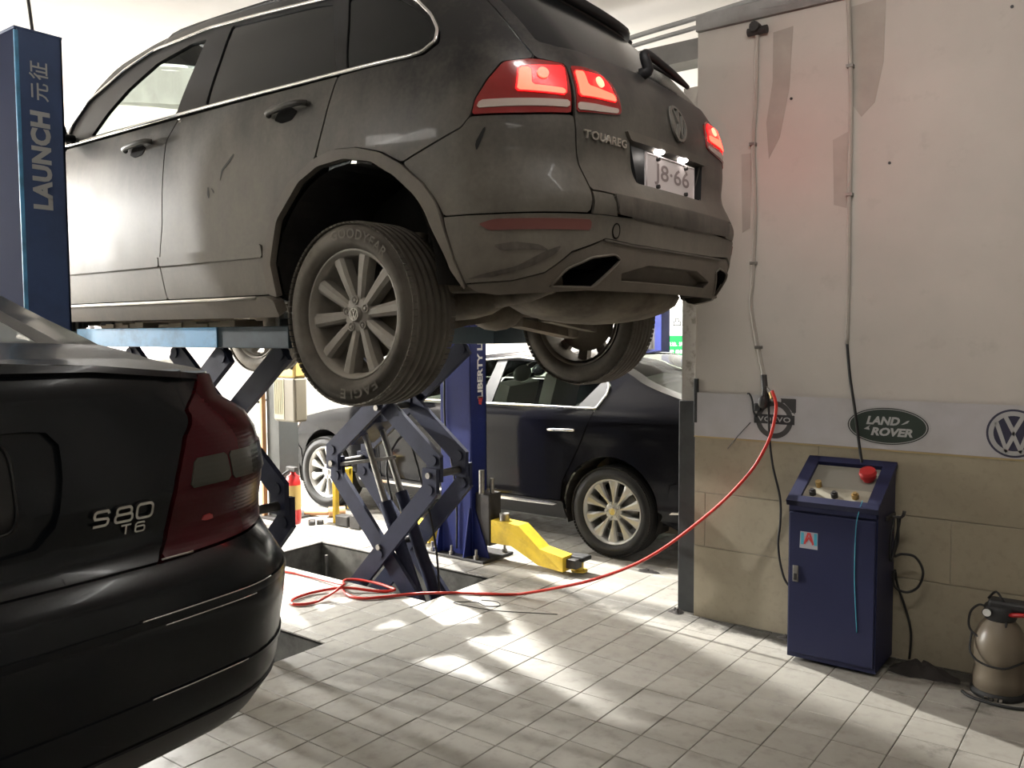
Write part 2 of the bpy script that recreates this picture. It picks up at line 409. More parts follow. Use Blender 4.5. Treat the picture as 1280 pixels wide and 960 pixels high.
class Car:
    def __init__(s,yc,W0,XF,XR,rF,rR,Wz,Ez,Fz,Tx,bowR=.05,bowF=.12):
        s.yc=yc;s.W0=W0;s.XF=XF;s.XR=XR;s.rF=rF;s.rR=rR
        s.Wz=crom(Wz);s.Ez=crom(Ez);s.Fz=crom(Fz);s.Tx=crom(Tx);s.bowR=bowR;s.bowF=bowF
        s.a1=XR-rR; s.a0=XF+rF; q=PI/2
        s.aR=s.a1+rR*q+(W0-rR); s.aF=s.a0-rF*q-(W0-rF); s.cache={}
    def nom(s,a):
        if a>s.a1:
            d=a-s.a1; L=s.rR*PI/2
            if d<L: t=d/s.rR; return s.a1+s.rR*math.sin(t), s.W0-s.rR*(1-math.cos(t))
            return s.XR, s.W0-s.rR-(d-L)
        if a<s.a0:
            d=s.a0-a; L=s.rF*PI/2
            if d<L: t=d/s.rF; return s.a0-s.rF*math.sin(t), s.W0-s.rF*(1-math.cos(t))
            return s.XF, s.W0-s.rF-(d-L)
        return a,s.W0
    def raw(s,a,z):
        if a>s.aR: x,y=s.raw(2*s.aR-a,z); return x,-y
        if a<s.aF: x,y=s.raw(2*s.aF-a,z); return x,-y
        xn,yn=s.nom(a); u=yn/s.W0; x=xn
        if xn>s.XR-1.1: x+=sst(s.XR-1.1,s.XR,xn)*(s.Ez(z)-s.bowR*u*u)
        if xn<s.XF+1.1: x+=sst(s.XF+1.1,s.XF,xn)*0 + (1-sst(s.XF,s.XF+1.1,xn))*(s.Fz(z)+s.bowF*u*u)
        return x,u*s.Wz(z)*s.Tx(xn)
    def PN(s,a,z,side=-1,off=0.0):
        k=(round(a,5),round(z,5)); c=s.cache.get(k)
        if c is None:
            e=2e-3; x,y=s.raw(a,z); xa,ya=s.raw(a+e,z); xz,yz=s.raw(a,z+e); xa0,ya0=s.raw(a-e,z); xz0,yz0=s.raw(a,z-e)
            da=Vector((xa-xa0,ya-ya0,0)); dz=Vector((xz-xz0,yz-yz0,2*e)); n=dz.cross(da)
            if n.length<1e-12: n=Vector((0,1,0))
            n.normalize(); c=(x,y,n.x,n.y,n.z); s.cache[k]=c
        x,y,nx,ny,nz=c
        return Vector((x+nx*off,s.yc+side*(y+ny*off),z+nz*off)),Vector((nx,side*ny,nz))
    def P(s,a,z,side=-1,off=0.0): return s.PN(a,z,side,off)[0]
def panel(name,car,loops,m,parent,side=-1,off=0.0,thick=.014,res=.05,rnd=2,step=None,label=None,kind=None):
    if loops and isinstance(loops[0][0],(int,float)): loops=[loops]
    LL=[]
    for L in loops:
        L=dens(L,.04)
        if rnd: L=chaik(L,rnd)
        L=dens(L,step or .03); LL.append(L)
    vo,T,B=tri(LL,res)
    vs=[];ns=[]
    for a,z in vo:
        p,n=car.PN(a,z,side,off); vs.append(p); ns.append(n)
    fs=[];nn=[]
    flip=None
    for f in T:
        p=[vs[i] for i in f]; g=(p[1]-p[0]).cross(p[2]-p[0]); c=ns[f[0]]+ns[f[1]]+ns[f[2]]
        if g.dot(c)<0: f=f[::-1]
        fs.append(f); nn+=[ns[i] for i in f]
    # rim, turned inward all round
    back={};frt={}
    for a,b in B:
        for i in (a,b):
            if i not in back:
                back[i]=len(vs); vs.append(vs[i]-ns[i]*thick); frt[i]=len(vs); vs.append(vs[i].copy())
    ctr=len(T)
    for a,b in B:
        q=(frt[a],frt[b],back[b],back[a]); p=[vs[i] for i in q]; g=(p[1]-p[0]).cross(p[3]-p[0])
        if g.length<1e-12: g=ns[a]
        fs.append(q); nn+=[g.normalized()]*4
    o=mesh(name,vs,fs,m,parent,smooth=True,normals=nn,label=label,kind=kind)
    return o
def mirror(car,L): return [(2*car.aR-a,z) for a,z in L][::-1]
def sym(car,L): return L+mirror(car,L)              # L runs from the flank to the centre line
def rim_tube(car,L,r,side=-1,off=.002,n=6,closed=True,mb=None):
    mb=mb or MB(); L=dens(chaik(dens(L,.04,closed),2,closed),.03,closed)
    mb.tube([car.P(a,z,side,off) for a,z in L],r,n,closed=closed); return mb
def arc(cx,cz,r,a0,a1,n=14):
    return [(cx+r*math.cos(math.radians(a0+(a1-a0)*k/n)),cz+r*math.sin(math.radians(a0+(a1-a0)*k/n))) for k in range(n+1)]
def top(name,car,a0,a1,ze,crown,m,parent,v0=-1,v1=1,na=24,nv=10,off=0,thick=.012,label=None):
    # surface between the two upper edges ze(a), bowed up in the middle; v runs from -1 (near) to 1 (far)
    def Q(a,v):
        z=ze(a); p=car.P(a,z,-1); q=car.P(a,z,1); w_=(q.y-p.y)/2/car.W0
        return Vector((p.x,(p.y+q.y)/2+(q.y-p.y)/2*v,z+crown(a)*w_*(1-abs(v)**2.6)+off))
    vs=[];ns=[]
    for i in range(na+1):
        a=a0+(a1-a0)*i/na
        for j in range(nv+1):
            v=v0+(v1-v0)*j/nv; p=Q(a,v); e=.004
            da=Q(a+e,v)-Q(a-e,v); vv=min(.999,max(-.999,v)); dv=Q(a,min(1,vv+.01))-Q(a,max(-1,vv-.01)); n=da.cross(dv)
            n=n.normalized() if n.length>1e-12 else Vector((0,0,1))
            if n.z<0: n=-n
            vs.append(p); ns.append(n)
    fs=[];nn=[];W=nv+1
    for i in range(na):
        for j in range(nv):
            f=(i*W+j,(i+1)*W+j,(i+1)*W+j+1,i*W+j+1)
            g=(vs[f[1]]-vs[f[0]]).cross(vs[f[3]]-vs[f[0]])
            if g.dot(ns[f[0]])<0: f=f[::-1]
            fs.append(f); nn+=[ns[k] for k in f]
    edge=[i*W for i in range(na+1)]+[na*W+j for j in range(1,W)]+[i*W+nv for i in range(na-1,-1,-1)]+[j for j in range(nv-1,0,-1)]
    k0=len(vs); vs+=[vs[i]-ns[i]*thick for i in edge]; k1=len(vs); vs+=[vs[i].copy() for i in edge]
    for q in range(len(edge)):
        r=(q+1)%len(edge); f=(k1+q,k1+r,k0+r,k0+q); g=(vs[f[1]]-vs[f[0]]).cross(vs[f[3]]-vs[f[0]]); g=g.normalized() if g.length>1e-12 else ns[edge[q]]
        fs.append(f); nn+=[g]*4
    return mesh(name,vs,fs,m,parent,smooth=True,normals=nn,label=label)
def wheel(parent,c,sgn,rt,wd,rr,nsp,mats,phase=0,bolts=5,spoke=(.055,.036,.03),disc='steel',label=None,letters=None,cap='plain'):
    # c: middle of the tyre; sgn: which way along y the outer face looks
    tm,am,cm=mats; cx,cy,cz=c; h=wd/2
    rim=MB(); yo=lambda t:cy+sgn*t
    prof=[(rr*.93,-h*.8),(rr*.93,h*.45),(rr*.955,h*.62),(rr*.985,h*.66),(rr*1.0,h*.74),(rr*1.03,h*.74),(rr*1.03,h*.6),(rr*.99,h*.4),(rr*.99,-h*.8),(rr*1.03,-h*.85)]
    rim.lathe([(r,sgn*t) for r,t in prof],(cx,cy,cz),'y',56,flip=sgn<0)
    rim.lathe([(.001,sgn*h*.2),(rr*.30,sgn*h*.2),(rr*.30,sgn*h*.46),(rr*.24,sgn*h*.52),(.001,sgn*h*.52)],(cx,cy,cz),'y',30,flip=sgn<0)
    o=rim.build('wheel',am,parent,label=label,org=(cx,cy,cz))
    ty=MB(); s1=[(rr*1.02,h*.66),(rr*1.05,h*.80),(rr*1.12,h*.93),((rr*1.1+rt)*.5,h*1.0),(rt-.045,h*.95),(rt-.022,h*.86),(rt-.008,h*.76)]
    prof=list(s1)
    gr=[.58,.30,0,-.30,-.58]; 
    for g in gr:
        prof+=[(rt-.001,h*(g+.065)),(rt-.009,h*(g+.045)),(rt-.009,h*(g-.045)),(rt-.001,h*(g-.065))]
    prof+=[(r,-t) for r,t in s1[::-1]]
    ty.lathe([(r,sgn*t) for r,t in prof],(cx,cy,cz),'y',72,flip=sgn<0); ty.build('tyre',tm,o)
    # shoulder blocks of the tread
    sb=MB()
    for k in range(90):
        a=2*PI*k/90; d=Vector((math.cos(a),0,math.sin(a))); tt=Vector((-math.sin(a),0,math.cos(a)))
        for q in (-1,1):
            c0=Vector((cx,cy,cz))+d*(rt-.011)+Vector((0,q*h*.80,0)); sb.obox(c0,tt,(0,q,-.0),d+Vector((0,q*.55,0)),rt*PI/90*.80,h*.13,.0035)
    sb.build('tread_blocks',tm,o,kind='stuff')
    w0,w1,dp=spoke
    for k in range(nsp):
        a=phase+2*PI*k/nsp; d=Vector((math.cos(a),0,math.sin(a))); t=Vector((-math.sin(a),0,math.cos(a))); Y=Vector((0,sgn,0)); C0=Vector((cx,cy,cz))
        r0,r1=rr*.20,rr*.965; vs=[];fs=[]
        st=[(r0,w1*.42,h*.50),(rr*.42,w1*.50,h*.55),(rr*.7,(w0*.4+w1*.6)*.5,h*.60),(r1,w0*.5,h*.62)]
        for (r,wd_,yy) in st:
            for (tx,ty_) in ((-wd_,-dp),(-wd_*.95,-.010),(-wd_*.45,0),(wd_*.45,0),(wd_*.95,-.010),(wd_,-dp)): vs.append(C0+d*r+t*tx+Y*(yy+ty_))
        for i in range(len(st)-1):
            for j in range(6): j2=(j+1)%6; fs.append((i*6+j,i*6+j2,(i+1)*6+j2,(i+1)*6+j))
        fs+=[tuple(range(5,-1,-1)),tuple(range(18,24))]
        MB().add(vs,fs).build('spoke',am,o)
    for k in range(bolts):
        a=phase+PI/2+2*PI*k/bolts; p=Vector((cx+rr*.225*math.cos(a),cy,cz+rr*.225*math.sin(a)))
        b=MB(); b.lathe([(rr*.075,sgn*h*.50),(rr*.075,sgn*h*.56),(rr*.055,sgn*h*.56),(rr*.05,sgn*h*.50)],p,'y',14,flip=sgn<0); b.lathe([(.001,sgn*h*.56),(rr*.035,sgn*h*.56),(rr*.035,sgn*h*.48)],p,'y',6,flip=sgn<0); b.build('wheel_bolt',cm,o)
    hc=MB(); hc.lathe([(.001,sgn*h*.62),(rr*.105,sgn*h*.62),(rr*.125,sgn*h*.58),(rr*.125,sgn*h*.45)],(cx,cy,cz),'y',24,flip=sgn<0); hc.build('hub_cap',cm,o)
    if cap=='vw':
        e=MB(); vw_mark(e,lambda u,v:Vector((cx+u*sgn*-1,yo(h*.62+.002),cz+v)),rr*.10,(0,sgn*.003,0)); e.build('hub_emblem','chrome_dusty' if am=='alloy_dusty' else 'chrome',o)
    bd=MB(); bd.lathe([(.001,sgn*h*-.1),(rr*.72,sgn*h*-.1),(rr*.72,sgn*h*-.2),(.001,sgn*h*-.2)],(cx,cy,cz),'y',32,flip=sgn<0); bd.build('brake_disc',disc,o)
    ca=MB(); ca.box(cx-rr*.2,cx+rr*.2,min(yo(-h*.45),yo(h*.02)),max(yo(-h*.45),yo(h*.02)),cz+rr*.42,cz+rr*.80,.01); ca.build('brake_caliper','dark_steel',o)
    if letters:
        for text,mid,hh,ww in letters:
            rl=(rr*1.1+rt)*.5-.008
            def fm2(u,v,w_):
                # read from outside; top lettering upright, bottom lettering upside down as on the real side wall
                th=mid-(u/rl) if sgn<0 else mid+(u/rl)
                r=rl+v
                return Vector((cx+r*math.cos(th),yo(h*(1.0)+.0015),cz+r*math.sin(th)))
            letter('tyre_lettering',text,'tyre_letters',o,fm2,1,width=ww,height=hh,bold=.02,spacing=1.15)
    return o
def ring(mb,fmap,r0,r1,d,n=40):
    P=[fmap(r*math.cos(2*PI*k/n),r*math.sin(2*PI*k/n)) for r in (r0,r1) for k in range(n)]; D=Vector(d)
    vs=P+[p+D for p in P]; fs=[]
    for k in range(n):
        k2=(k+1)%n; fs+=[(k,k2,n+k2,n+k),(2*n+k,3*n+k,3*n+k2,2*n+k2),(n+k,n+k2,3*n+k2,3*n+k),(k,2*n+k,2*n+k2,k2)]
    mb.add(vs,fs)
def stroke(mb,fmap,pts,w_,d,closed=False):
    # flat ribbon of width w_ along 2-D pts, extruded by d
    n=len(pts); L=[];R=[]
    for i in range(n):
        a=pts[i-1] if (closed or i>0) else None; b=pts[i]; c=pts[(i+1)%n] if (closed or i<n-1) else None
        def nrm(p,q): dx,dy=q[0]-p[0],q[1]-p[1]; l=math.hypot(dx,dy) or 1; return (-dy/l,dx/l)
        if a is None: nx,ny=nrm(b,c); k=1
        elif c is None: nx,ny=nrm(a,b); k=1
        else:
            n1=nrm(a,b);n2=nrm(b,c); nx,ny=n1[0]+n2[0],n1[1]+n2[1]; l=math.hypot(nx,ny) or 1; nx/=l;ny/=l; k=1/max(.4,nx*n1[0]+ny*n1[1])
        L.append((b[0]+nx*w_/2*k,b[1]+ny*w_/2*k)); R.append((b[0]-nx*w_/2*k,b[1]-ny*w_/2*k))
    D=Vector(d); A=[fmap(*p) for p in L]; B=[fmap(*p) for p in R]; vs=A+B+[p+D for p in A]+[p+D for p in B]; fs=[]
    for i in range(n if closed else n-1):
        j=(i+1)%n; fs+=[(2*n+i,2*n+j,3*n+j,3*n+i),(i,n+i,n+j,j),(i,j,2*n+j,2*n+i),(n+i,3*n+i,3*n+j,n+j)]
    if not closed: fs+=[(0,2*n,3*n,n),(n-1,2*n-1,4*n-1,3*n-1)]
    mb.add(vs,fs)
def vw_mark(mb,fmap,r,d,w_=None):
    w_=w_ or r*.16
    ring(mb,fmap,r*.86,r,d,36)
    def pt(x,y): return (x*r,y*r)
    stroke(mb,fmap,[pt(-.36,.80),pt(0,.06),pt(.36,.80)],w_,d)
    stroke(mb,fmap,[pt(-.74,.50),pt(-.30,-.80),pt(0,-.10),pt(.30,-.80),pt(.74,.50)],w_,d)
# ------------------------------------------------------------------ the setting
TX,TY=.2,.1984                                      # pitch of the floor tiles
X0,X1,Y0,Y1=-8.0,4.4,-4.0,6.9
WY=1.81                                             # face of the right-hand wall
PITS=[(-1.80,-.19,1.13,1.72),(-1.80,-.15,-.27,.335)]
fl=MB()
xs=[X0]+sorted({p[0] for p in PITS}|{p[1] for p in PITS})+[X1]; ys=[Y0]+sorted({p[2] for p in PITS}|{p[3] for p in PITS})+[Y1]
for a,b in zip(xs,xs[1:]):
    for c,d in zip(ys,ys[1:]):
        mx,my=(a+b)/2,(c+d)/2
        if not any(p[0]<mx<p[1] and p[2]<my<p[3] for p in PITS): fl.box(a,b,c,d,-.016,-.007)
floor=fl.build('floor','grout_dark',None,kind='structure')
for n_,(a,b,c,d) in enumerate(PITS):
    pw=MB(); t=.04; D=-.55
    pw.box(a-t,a,c-t,d+t,D,-.009); pw.box(b,b+t,c-t,d+t,D,-.009); pw.box(a,b,c-t,c,D,-.009); pw.box(a,b,d,d+t,D,-.009)
    pw.build('pit_lining','pit_wall',floor)
    for x,y in ((a+.12,d-.06),(b-.10,d-.08),(b-.16,c+.07),(a+.10,c+.08)): MB().cyl((x,y,-.55),(x,y,-.07),.012,8).build('anchor_rod','steel',floor)
    pf=MB(); pf.box(a-t,b+t,c-t,d+t,D-.05,D); pf.build('pit_floor','pit_floor',floor)
fwv=fw.copy(); CP=cam.matrix_world.translation.copy()
def px(p):
    d=Vector(p)-CP; z=d.dot(fwv)
    if z<.05: return None
    return (640+F_PX*d.dot(r2)/z,480+F_PX*d.dot(d2)/z,z)
def clip(r,p):
    a,b,c,d=r; P0,P1,P2,P3=p
    if b<=P0 or a>=P1 or d<=P2 or c>=P3: return [r]
    o=[]
    if a<P0: o.append((a,P0,c,d)); a=P0
    if b>P1: o.append((P1,b,c,d)); b=P1
    if c<P2: o.append((a,b,c,P2)); c=P2
    if d>P3: o.append((a,b,P3,d))
    return o
G=.0028
cells=[]
i0=int(X0/TX)-1
for i in range(i0,int(X1/TX)+1):
    for j in range(int(Y0/TY)-1,int(Y1/TY)+1):
        a,b,c,d=i*TX+G/2,(i+1)*TX-G/2,j*TY+G/2,(j+1)*TY-G/2
        if a<X0 or b>X1 or c<Y0 or d>Y1: continue
        R=[(a,b,c,d)]
        for p in PITS: R=[q for r in R for q in clip(r,p)]
        # the wall and the pillar stand on the floor
        for p in [(1.155,X1,WY,WY+.11)]: R=[q for r in R for q in clip(r,p)]
        for r in R:
            if r[1]-r[0]<.012 or r[3]-r[2]<.012: continue
            P=[px((x,y,0)) for x in r[:2] for y in r[2:]]
            vis=all(P) and any(-20<q[0]<1300 and 0<q[1]<980 for q in P)
            ar=0
            if vis:
                ar=abs((P[0][0]-P[3][0])*(P[1][1]-P[2][1])-(P[1][0]-P[2][0])*(P[0][1]-P[3][1]))/2
                if r[0]<1.7 and r[3]<-1.0: ar*=.1      # hidden by the black sedan
                if r[0]>1.155 and r[2]>WY: ar=0
            cells.append((ar,r))
cells.sort(key=lambda t:-t[0])
tb={}
def tile_mesh(w_,h_,t,key,m,axis='z'):
    k=(round(w_,4),round(h_,4),key)
    if k not in tb:
        b=.0022; vs=[];
        for (s_,z_) in ((0,-t),(0,-b*.7),(b,0)):
            for x,y in ((-w_/2+s_,-h_/2+s_),(w_/2-s_,-h_/2+s_),(w_/2-s_,h_/2-s_),(-w_/2+s_,h_/2-s_)): vs.append((x,y,z_) if axis=='z' else (x,-z_*-1,y))
        fs=[(8,9,10,11)]+[(r*4+q,r*4+(q+1)%4,(r+1)*4+(q+1)%4,(r+1)*4+q) for r in range(2) for q in range(4)]
        if axis!='z': pass
        me=bpy.data.meshes.new(key); me.from_pydata(vs,[],fs); me.materials.append(MAT[m]); me.update(); tb[k]=me
    return tb[k]
rt_=random.Random(3)
for ar,(a,b,c,d) in cells[:300]:
    o=bpy.data.objects.new('tile',tile_mesh(b-a,d-c,.006,'tile','floor_tile')); dz=rt_.uniform(-.0006,.0006)
    place(o,((a+b)/2,(c+d)/2,dz),floor); o.rotation_euler=(rt_.uniform(-.003,.003),rt_.uniform(-.003,.003),0)
rest=MB()
for ar,(a,b,c,d) in cells[300:]:
    e=.002; rest.add([(a,c,-.006),(b,c,-.006),(b,d,-.006),(a,d,-.006),(a+e,c+e,0),(b-e,c+e,0),(b-e,d-e,0),(a+e,d-e,0)],[(4,5,6,7),(0,1,5,4),(1,2,6,5),(2,3,7,6),(3,0,4,7)])
ro=rest.build('tile_field','floor_tile',floor,kind='stuff')
# right-hand wall: plaster above, ceramic panels below, banner between them
wr=MB().box(1.155,X1,WY+.008,WY+.11,-.02,3.12).build('wall_right','plaster',None,kind='structure')
MB().box(1.157,X1,WY+.004,WY+.0085,0.005,.985).build('grout_backing','grout_wall',wr)
rows=[(.0,.39),(.393,.686),(.689,.986)]
offs=[.22,.52,.0,.35]
# panel joints seen at x=1.22 (middle row) and x=2.42
for k,(z0,z1) in enumerate(rows):
    st=[1.82,1.22,1.82][k]; x=st-1.2
    xs_=[]
    while x<X1+1.2: xs_.append(x); x+=1.2
    for a,b in zip(xs_,xs_[1:]):
        a=max(a,1.157)+.0013; b=min(b,X1)-.0013
        if b-a<.02: continue
        t=MB(); t.box(a,b,WY,WY+.007,z0+.001,z1-.001,.0012); t.build('tile','wall_tile',wr)
MB().box(1.155,X1,WY-.004,WY+.004,.984,.992).build('trim_strip','banner_edge',wr)
def patch(L,m='plaster_patch',t=.0015):
    MB().poly([(x,WY+.008-t,z) for x,z in L],(0,t*.9,0)).build('plaster_patch',m,wr)
patch([(1.56,3.04),(1.66,3.05),(1.645,2.75),(1.60,2.52),(1.545,2.42),(1.53,2.60),(1.56,2.80)])
patch([(1.935,3.08),(2.09,3.09),(2.085,2.80),(2.05,2.62),(1.99,2.56),(1.95,2.62)])
patch([(1.40,2.46),(1.455,2.46),(1.452,2.08),(1.41,2.06)])
patch([(1.86,2.47),(1.93,2.50),(1.93,2.14),(1.87,2.16)])
for x,z in ((1.655,2.70),(2.60,2.93),(2.12,2.33)): MB().cyl((x,WY+.009,z),(x,WY+.004,z),.007,8).build('wall_plug','ink_black',wr)
wt=MB().box(1.155,X1,WY-.02,WY+.12,3.12,3.20).build('trim_1','beam_grey',None,kind='structure')
# pillar behind the wall end, dark painted up to the banner
pc=MB().box(1.055,1.150,WY+.05,WY+.42,0,2.86).build('trim_2','stained_concrete',None,kind='structure')
MB().box(1.044,1.152,WY+.035,WY+.43,.0,1.175,.006).build('dark_guard','dark_post_paint',pc)
mbx=MB().box(1.150,1.175,WY-.006,WY+.05,1.06,1.30,.004); mbx.build('edge_bracket','dark_post_paint',pc)
MB().box(X0,X1,Y1,Y1+.1,-.1,3.4).build('wall_back','plaster_white',None,kind='structure')
MB().box(X0-.1,X0,Y0,Y1+.1,-.1,3.4).build('wall_far','plaster_white',None,kind='structure')
MB().box(X1,X1+.1,Y0,Y1+.1,-.1,3.4).build('wall_near','plaster_dim',None,kind='structure')
MB().box(X0-.1,X1+.1,Y0-.1,Y0,-.1,3.4).build('wall_left','plaster_dim',None,kind='structure')
MB().box(X0-.1,X1+.1,Y0-.1,Y1+.1,3.32,3.42).build('ceiling','ceiling_white',None,kind='structure')
bm_=MB().box(-8,1.150,1.85,2.0,3.0,3.11).build('trim_3','beam_grey',None,kind='structure')
# ------------------------------------------------------------------ fixtures
def strip_light(name,x,y,z,L,alongx,label):
    t=thing(name,label,'lamp',(x,y,z)); w_=.05
    hx,hy=(L/2,w_) if alongx else (w_,L/2)
    MB().box(x-hx,x+hx,y-hy,y+hy,z,z+.06,.008).build('housing','fixture_white',t)
    for q in (-1,1): MB().box(x-(.004 if alongx else .004),x+.004,y-.004,y+.004,z+.06,3.32).build('hanger','steel',t) if q<0 else None
    a=(x-hx+.03,y,z-.02) if alongx else (x,y-hy+.03,z-.02); b=(x+hx-.03,y,z-.02) if alongx else (x,y+hy-.03,z-.02)
    MB().cyl(a,b,.016,12).build('tube','tube_glow',t); return t
strip_light('strip_light',-6.2,1.6,3.24,2.4,False,'white strip light on the ceiling at the far end of the workshop')
strip_light('strip_light',4.2-.25,-3.2,3.26,1.2,True,'short added fill strip on the ceiling behind the black sedan')  # this and the next two are housings for added fill strips
strip_light('strip_light',2.3,-.35,3.275,1.2,True,'added white fill strip on the ceiling in front of the right wall')
strip_light('strip_light',-.9,-2.9,3.25,1.2,True,'added white fill strip on the ceiling above the black sedan')
for (x,y,z),nm,lb in ((L_BACK,'work_lamp','work lamp hanging over the bay of the parked black saloon'),(L_FRONT,'work_lamp','work lamp hanging ahead of the blue post with silver letters')):
    t=thing(nm,lb,'lamp',(x,y,z+.12))
    MB().lathe([(.02,.20),(.03,.16),(.10,.13),(.125,.125),(.10,.12)],(x,y,z),'z',20).build('shade','fixture_white',t)
    MB().tube([(x,y,z+.18),(x,y,3.32)],.006,6).build('cord','cable_black',t)
# ------------------------------------------------------------------ dusty grey SUV on the scissor lift
T=Car(.615,.905,-2.83,1.62,.5,.34,
 Wz=[(1.55,.80),(1.66,.872),(1.8,.895),(2.0,.905),(2.25,.903),(2.42,.885),(2.52,.862),(2.75,.78),(2.95,.69),(3.05,.62)],
 Ez=[(1.58,-.17),(1.66,-.08),(1.78,-.0),(1.92,.02),(2.0,.035),(2.06,.01),(2.12,-.02),(2.25,-.02),(2.38,-.03),(2.48,-.07),(2.58,-.14),(2.75,-.29),(2.95,-.50),(3.05,-.57)],
 Fz=[(1.58,.2),(1.8,.02),(2.0,0),(2.2,.06),(2.35,.25),(2.5,.9)],
 Tx=[(-2.83,.93),(-2,.985),(-1,1),(.4,1),(1.1,.98),(1.62,.905)])
suv=thing('car','raised dark grey SUV covered in dried dust, tail lamps lit','car',(-.6,.615,1.25))
SP='suv_paint'; aR=T.aR
ze=lin([(T.aF,2.20),(T.aF+.6,2.26),(-2.4,2.34),(-1.9,2.42),(-1.55,2.50),(-1.43,2.67),(-1.3,2.83),(-1.167,2.925),(-.9,2.995),(-.7,3.02),(-.47,3.03),(0,2.98),(.5,2.95),(1.0,2.93),(aR,2.93)])
CX,CZ,AR=.73,1.756,.475; FX=-1.97
archO=[(.268,1.715),(.257,1.812),(.262,1.89),(.326,2.02),(.428,2.135),(.578,2.210),(.688,2.231),(.815,2.224),(.951,2.192),(1.059,2.14),(1.136,2.07),(1.175,1.998),(1.21,1.93),(1.261,1.80),(1.323,1.722)]
archI=[(.325,1.70),(.302,1.83),(.355,2.0),(.494,2.135),(.602,2.18),(.753,2.192),(.905,2.165),(1.018,2.105),(1.088,2.035),(1.146,1.95),(1.2,1.86),(1.254,1.77),(1.338,1.70)]
farchO=[(2*FX/1+0-(a-CX)-FX,z) for a,z in archO]    # front arch: mirror image about the wheel centre
farchO=[(FX-(a-CX),z) for a,z in archO][::-1]; farchI=[(FX-(a-CX),z) for a,z in archI][::-1]
dlo=[(-1.43,2.53),(-1.432,2.63),(-1.34,2.765),(-1.06,2.886),(-.84,2.945),(-.39,2.957),(0,2.925),(.44,2.885),(.9,2.842),(1.1,2.805),(1.21,2.745),(1.265,2.675),(1.275,2.606),(1.247,2.559),(1.17,2.527),(1.10,2.52),(-.3,2.53)]
gapF=[(-.375,2.512),(-.448,2.42),(-.458,2.20),(-.465,2.05),(-.49,1.95),(-.505,1.87),(-.485,1.76),(-.47,1.712)]
G_=.0035
for sd in (-1,1):
    near=sd<0
    # doors
    panel('rear_door',T,[(a+G_,z) for a,z in gapF]+[(.262,1.712),(.253,1.812),(.258,1.895),(.322,2.024),(.424,2.140),(.572,2.216),(.617,2.345),(.660,2.49),(.672,2.512)],SP,suv,sd,rnd=1)
    panel('front_door',T,[(-1.42,2.512),(-.379,2.512)]+[(a-G_,z) for a,z in gapF[1:]]+[(-1.45,1.712),(-1.47,2.1),(-1.44,2.4)],SP,suv,sd,rnd=1)
    ff=[(FX-(a-CX),z) for a,z in archO]
    panel('front_wing',T,[(-1.427,2.512),(-1.447,2.4),(-1.477,2.1),(-1.458,1.712)]+[(a+.004,z+.003) for a,z in ff[:-3]]+[(-2.42,2.10),(-2.55,2.12),(-2.75,2.16),(-2.62,2.30),(-2.4,2.338),(-1.9,2.418),(-1.56,2.495),(-1.5,2.512)],SP,suv,sd,rnd=1)
    # rear side panel with the roof pillar and the roof rail strip above the windows
    quarter=[(.680,2.512),(1.17,2.515),(1.262,2.55),(1.288,2.606),(1.278,2.68),(1.222,2.755),(1.11,2.817),(.9,2.855),(.44,2.898),(0,2.938),(-.39,2.970),(-.84,2.958),(-1.06,2.899),(-1.348,2.777),(-1.444,2.635),(-1.444,2.53),(-1.56,2.50),(-1.43,2.665),(-1.3,2.825),(-1.167,2.92),(-.9,2.99),(-.7,3.015),(-.47,3.025),(0,2.975),(.5,2.945),(1.0,2.925),(1.485,2.925),(1.535,2.73),(1.56,2.55),(1.58,2.478),(1.569,2.473),(1.472,2.459),(1.411,2.396),(1.364,2.330),(1.352,2.278),(1.318,2.241),(1.195,2.198),(1.055,2.150),(.951,2.197),(.815,2.229),(.688,2.236),(.582,2.216),(.626,2.345),(.668,2.49)]
    panel('quarter_panel',T,quarter,SP,suv,sd,rnd=1)
    # bumper side and lower bumper
    panel('bumper_side',T,[(1.352,2.272),(1.318,2.235),(1.197,2.192),(1.061,2.145),(1.140,2.07),(1.179,1.998),(1.212,1.950),(1.40,1.9495),(1.712,1.955),(1.722,2.03),(1.716,2.15),(1.699,2.27),(1.690,2.282),(1.52,2.273)],SP,suv,sd,rnd=1)
    # arches
    panel('arch_flare',T,archO+archI[::-1],'suv_plastic',suv,sd,off=.012,thick=.03)
    panel('arch_flare',T,[(FX-(a-CX),z) for a,z in archO]+[(FX-(a-CX),z) for a,z in archI][::-1],'suv_plastic',suv,sd,off=.012,thick=.03)
    # sill
    panel('sill',T,[(-1.47,1.704),(.10,1.704),(.262,1.706),(.31,1.69),(.315,1.632),(-1.47,1.632)],'suv_plastic',suv,sd,off=.022,thick=.05,rnd=1)
    s_=MB().tube([T.P(a,1.704,sd,.022) for a in (-1.46,-1,-.5,0,.20)],.007,6); s_.build('sill_strip','chrome_dusty',suv)
    panel('door_moulding',T,[(-1.44,1.903),(-.505,1.903),(-.505,1.862),(-1.44,1.862)],SP,suv,sd,off=.009,thick=.012,rnd=1)
    panel('door_moulding',T,[(-.497,1.903),(.245,1.915),(.252,1.862),(-.497,1.862)],SP,suv,sd,off=.009,thick=.012,rnd=1)
    # windows: black frame with three openings, panes set in, bright strip around
    g1=[(-1.19,2.552),(-.415,2.545),(-.372,2.90),(-.50,2.905),(-.76,2.862),(-.965,2.765),(-1.09,2.665)]
    g2=[(-.19,2.545),(.655,2.535),(.60,2.65),(.50,2.855),(.40,2.872),(-.195,2.925)]
    g3=[(.715,2.535),(1.13,2.535),(1.215,2.565),(1.235,2.615),(1.225,2.67),(1.17,2.73),(1.07,2.78),(.9,2.82),(.60,2.852),(.655,2.72)]
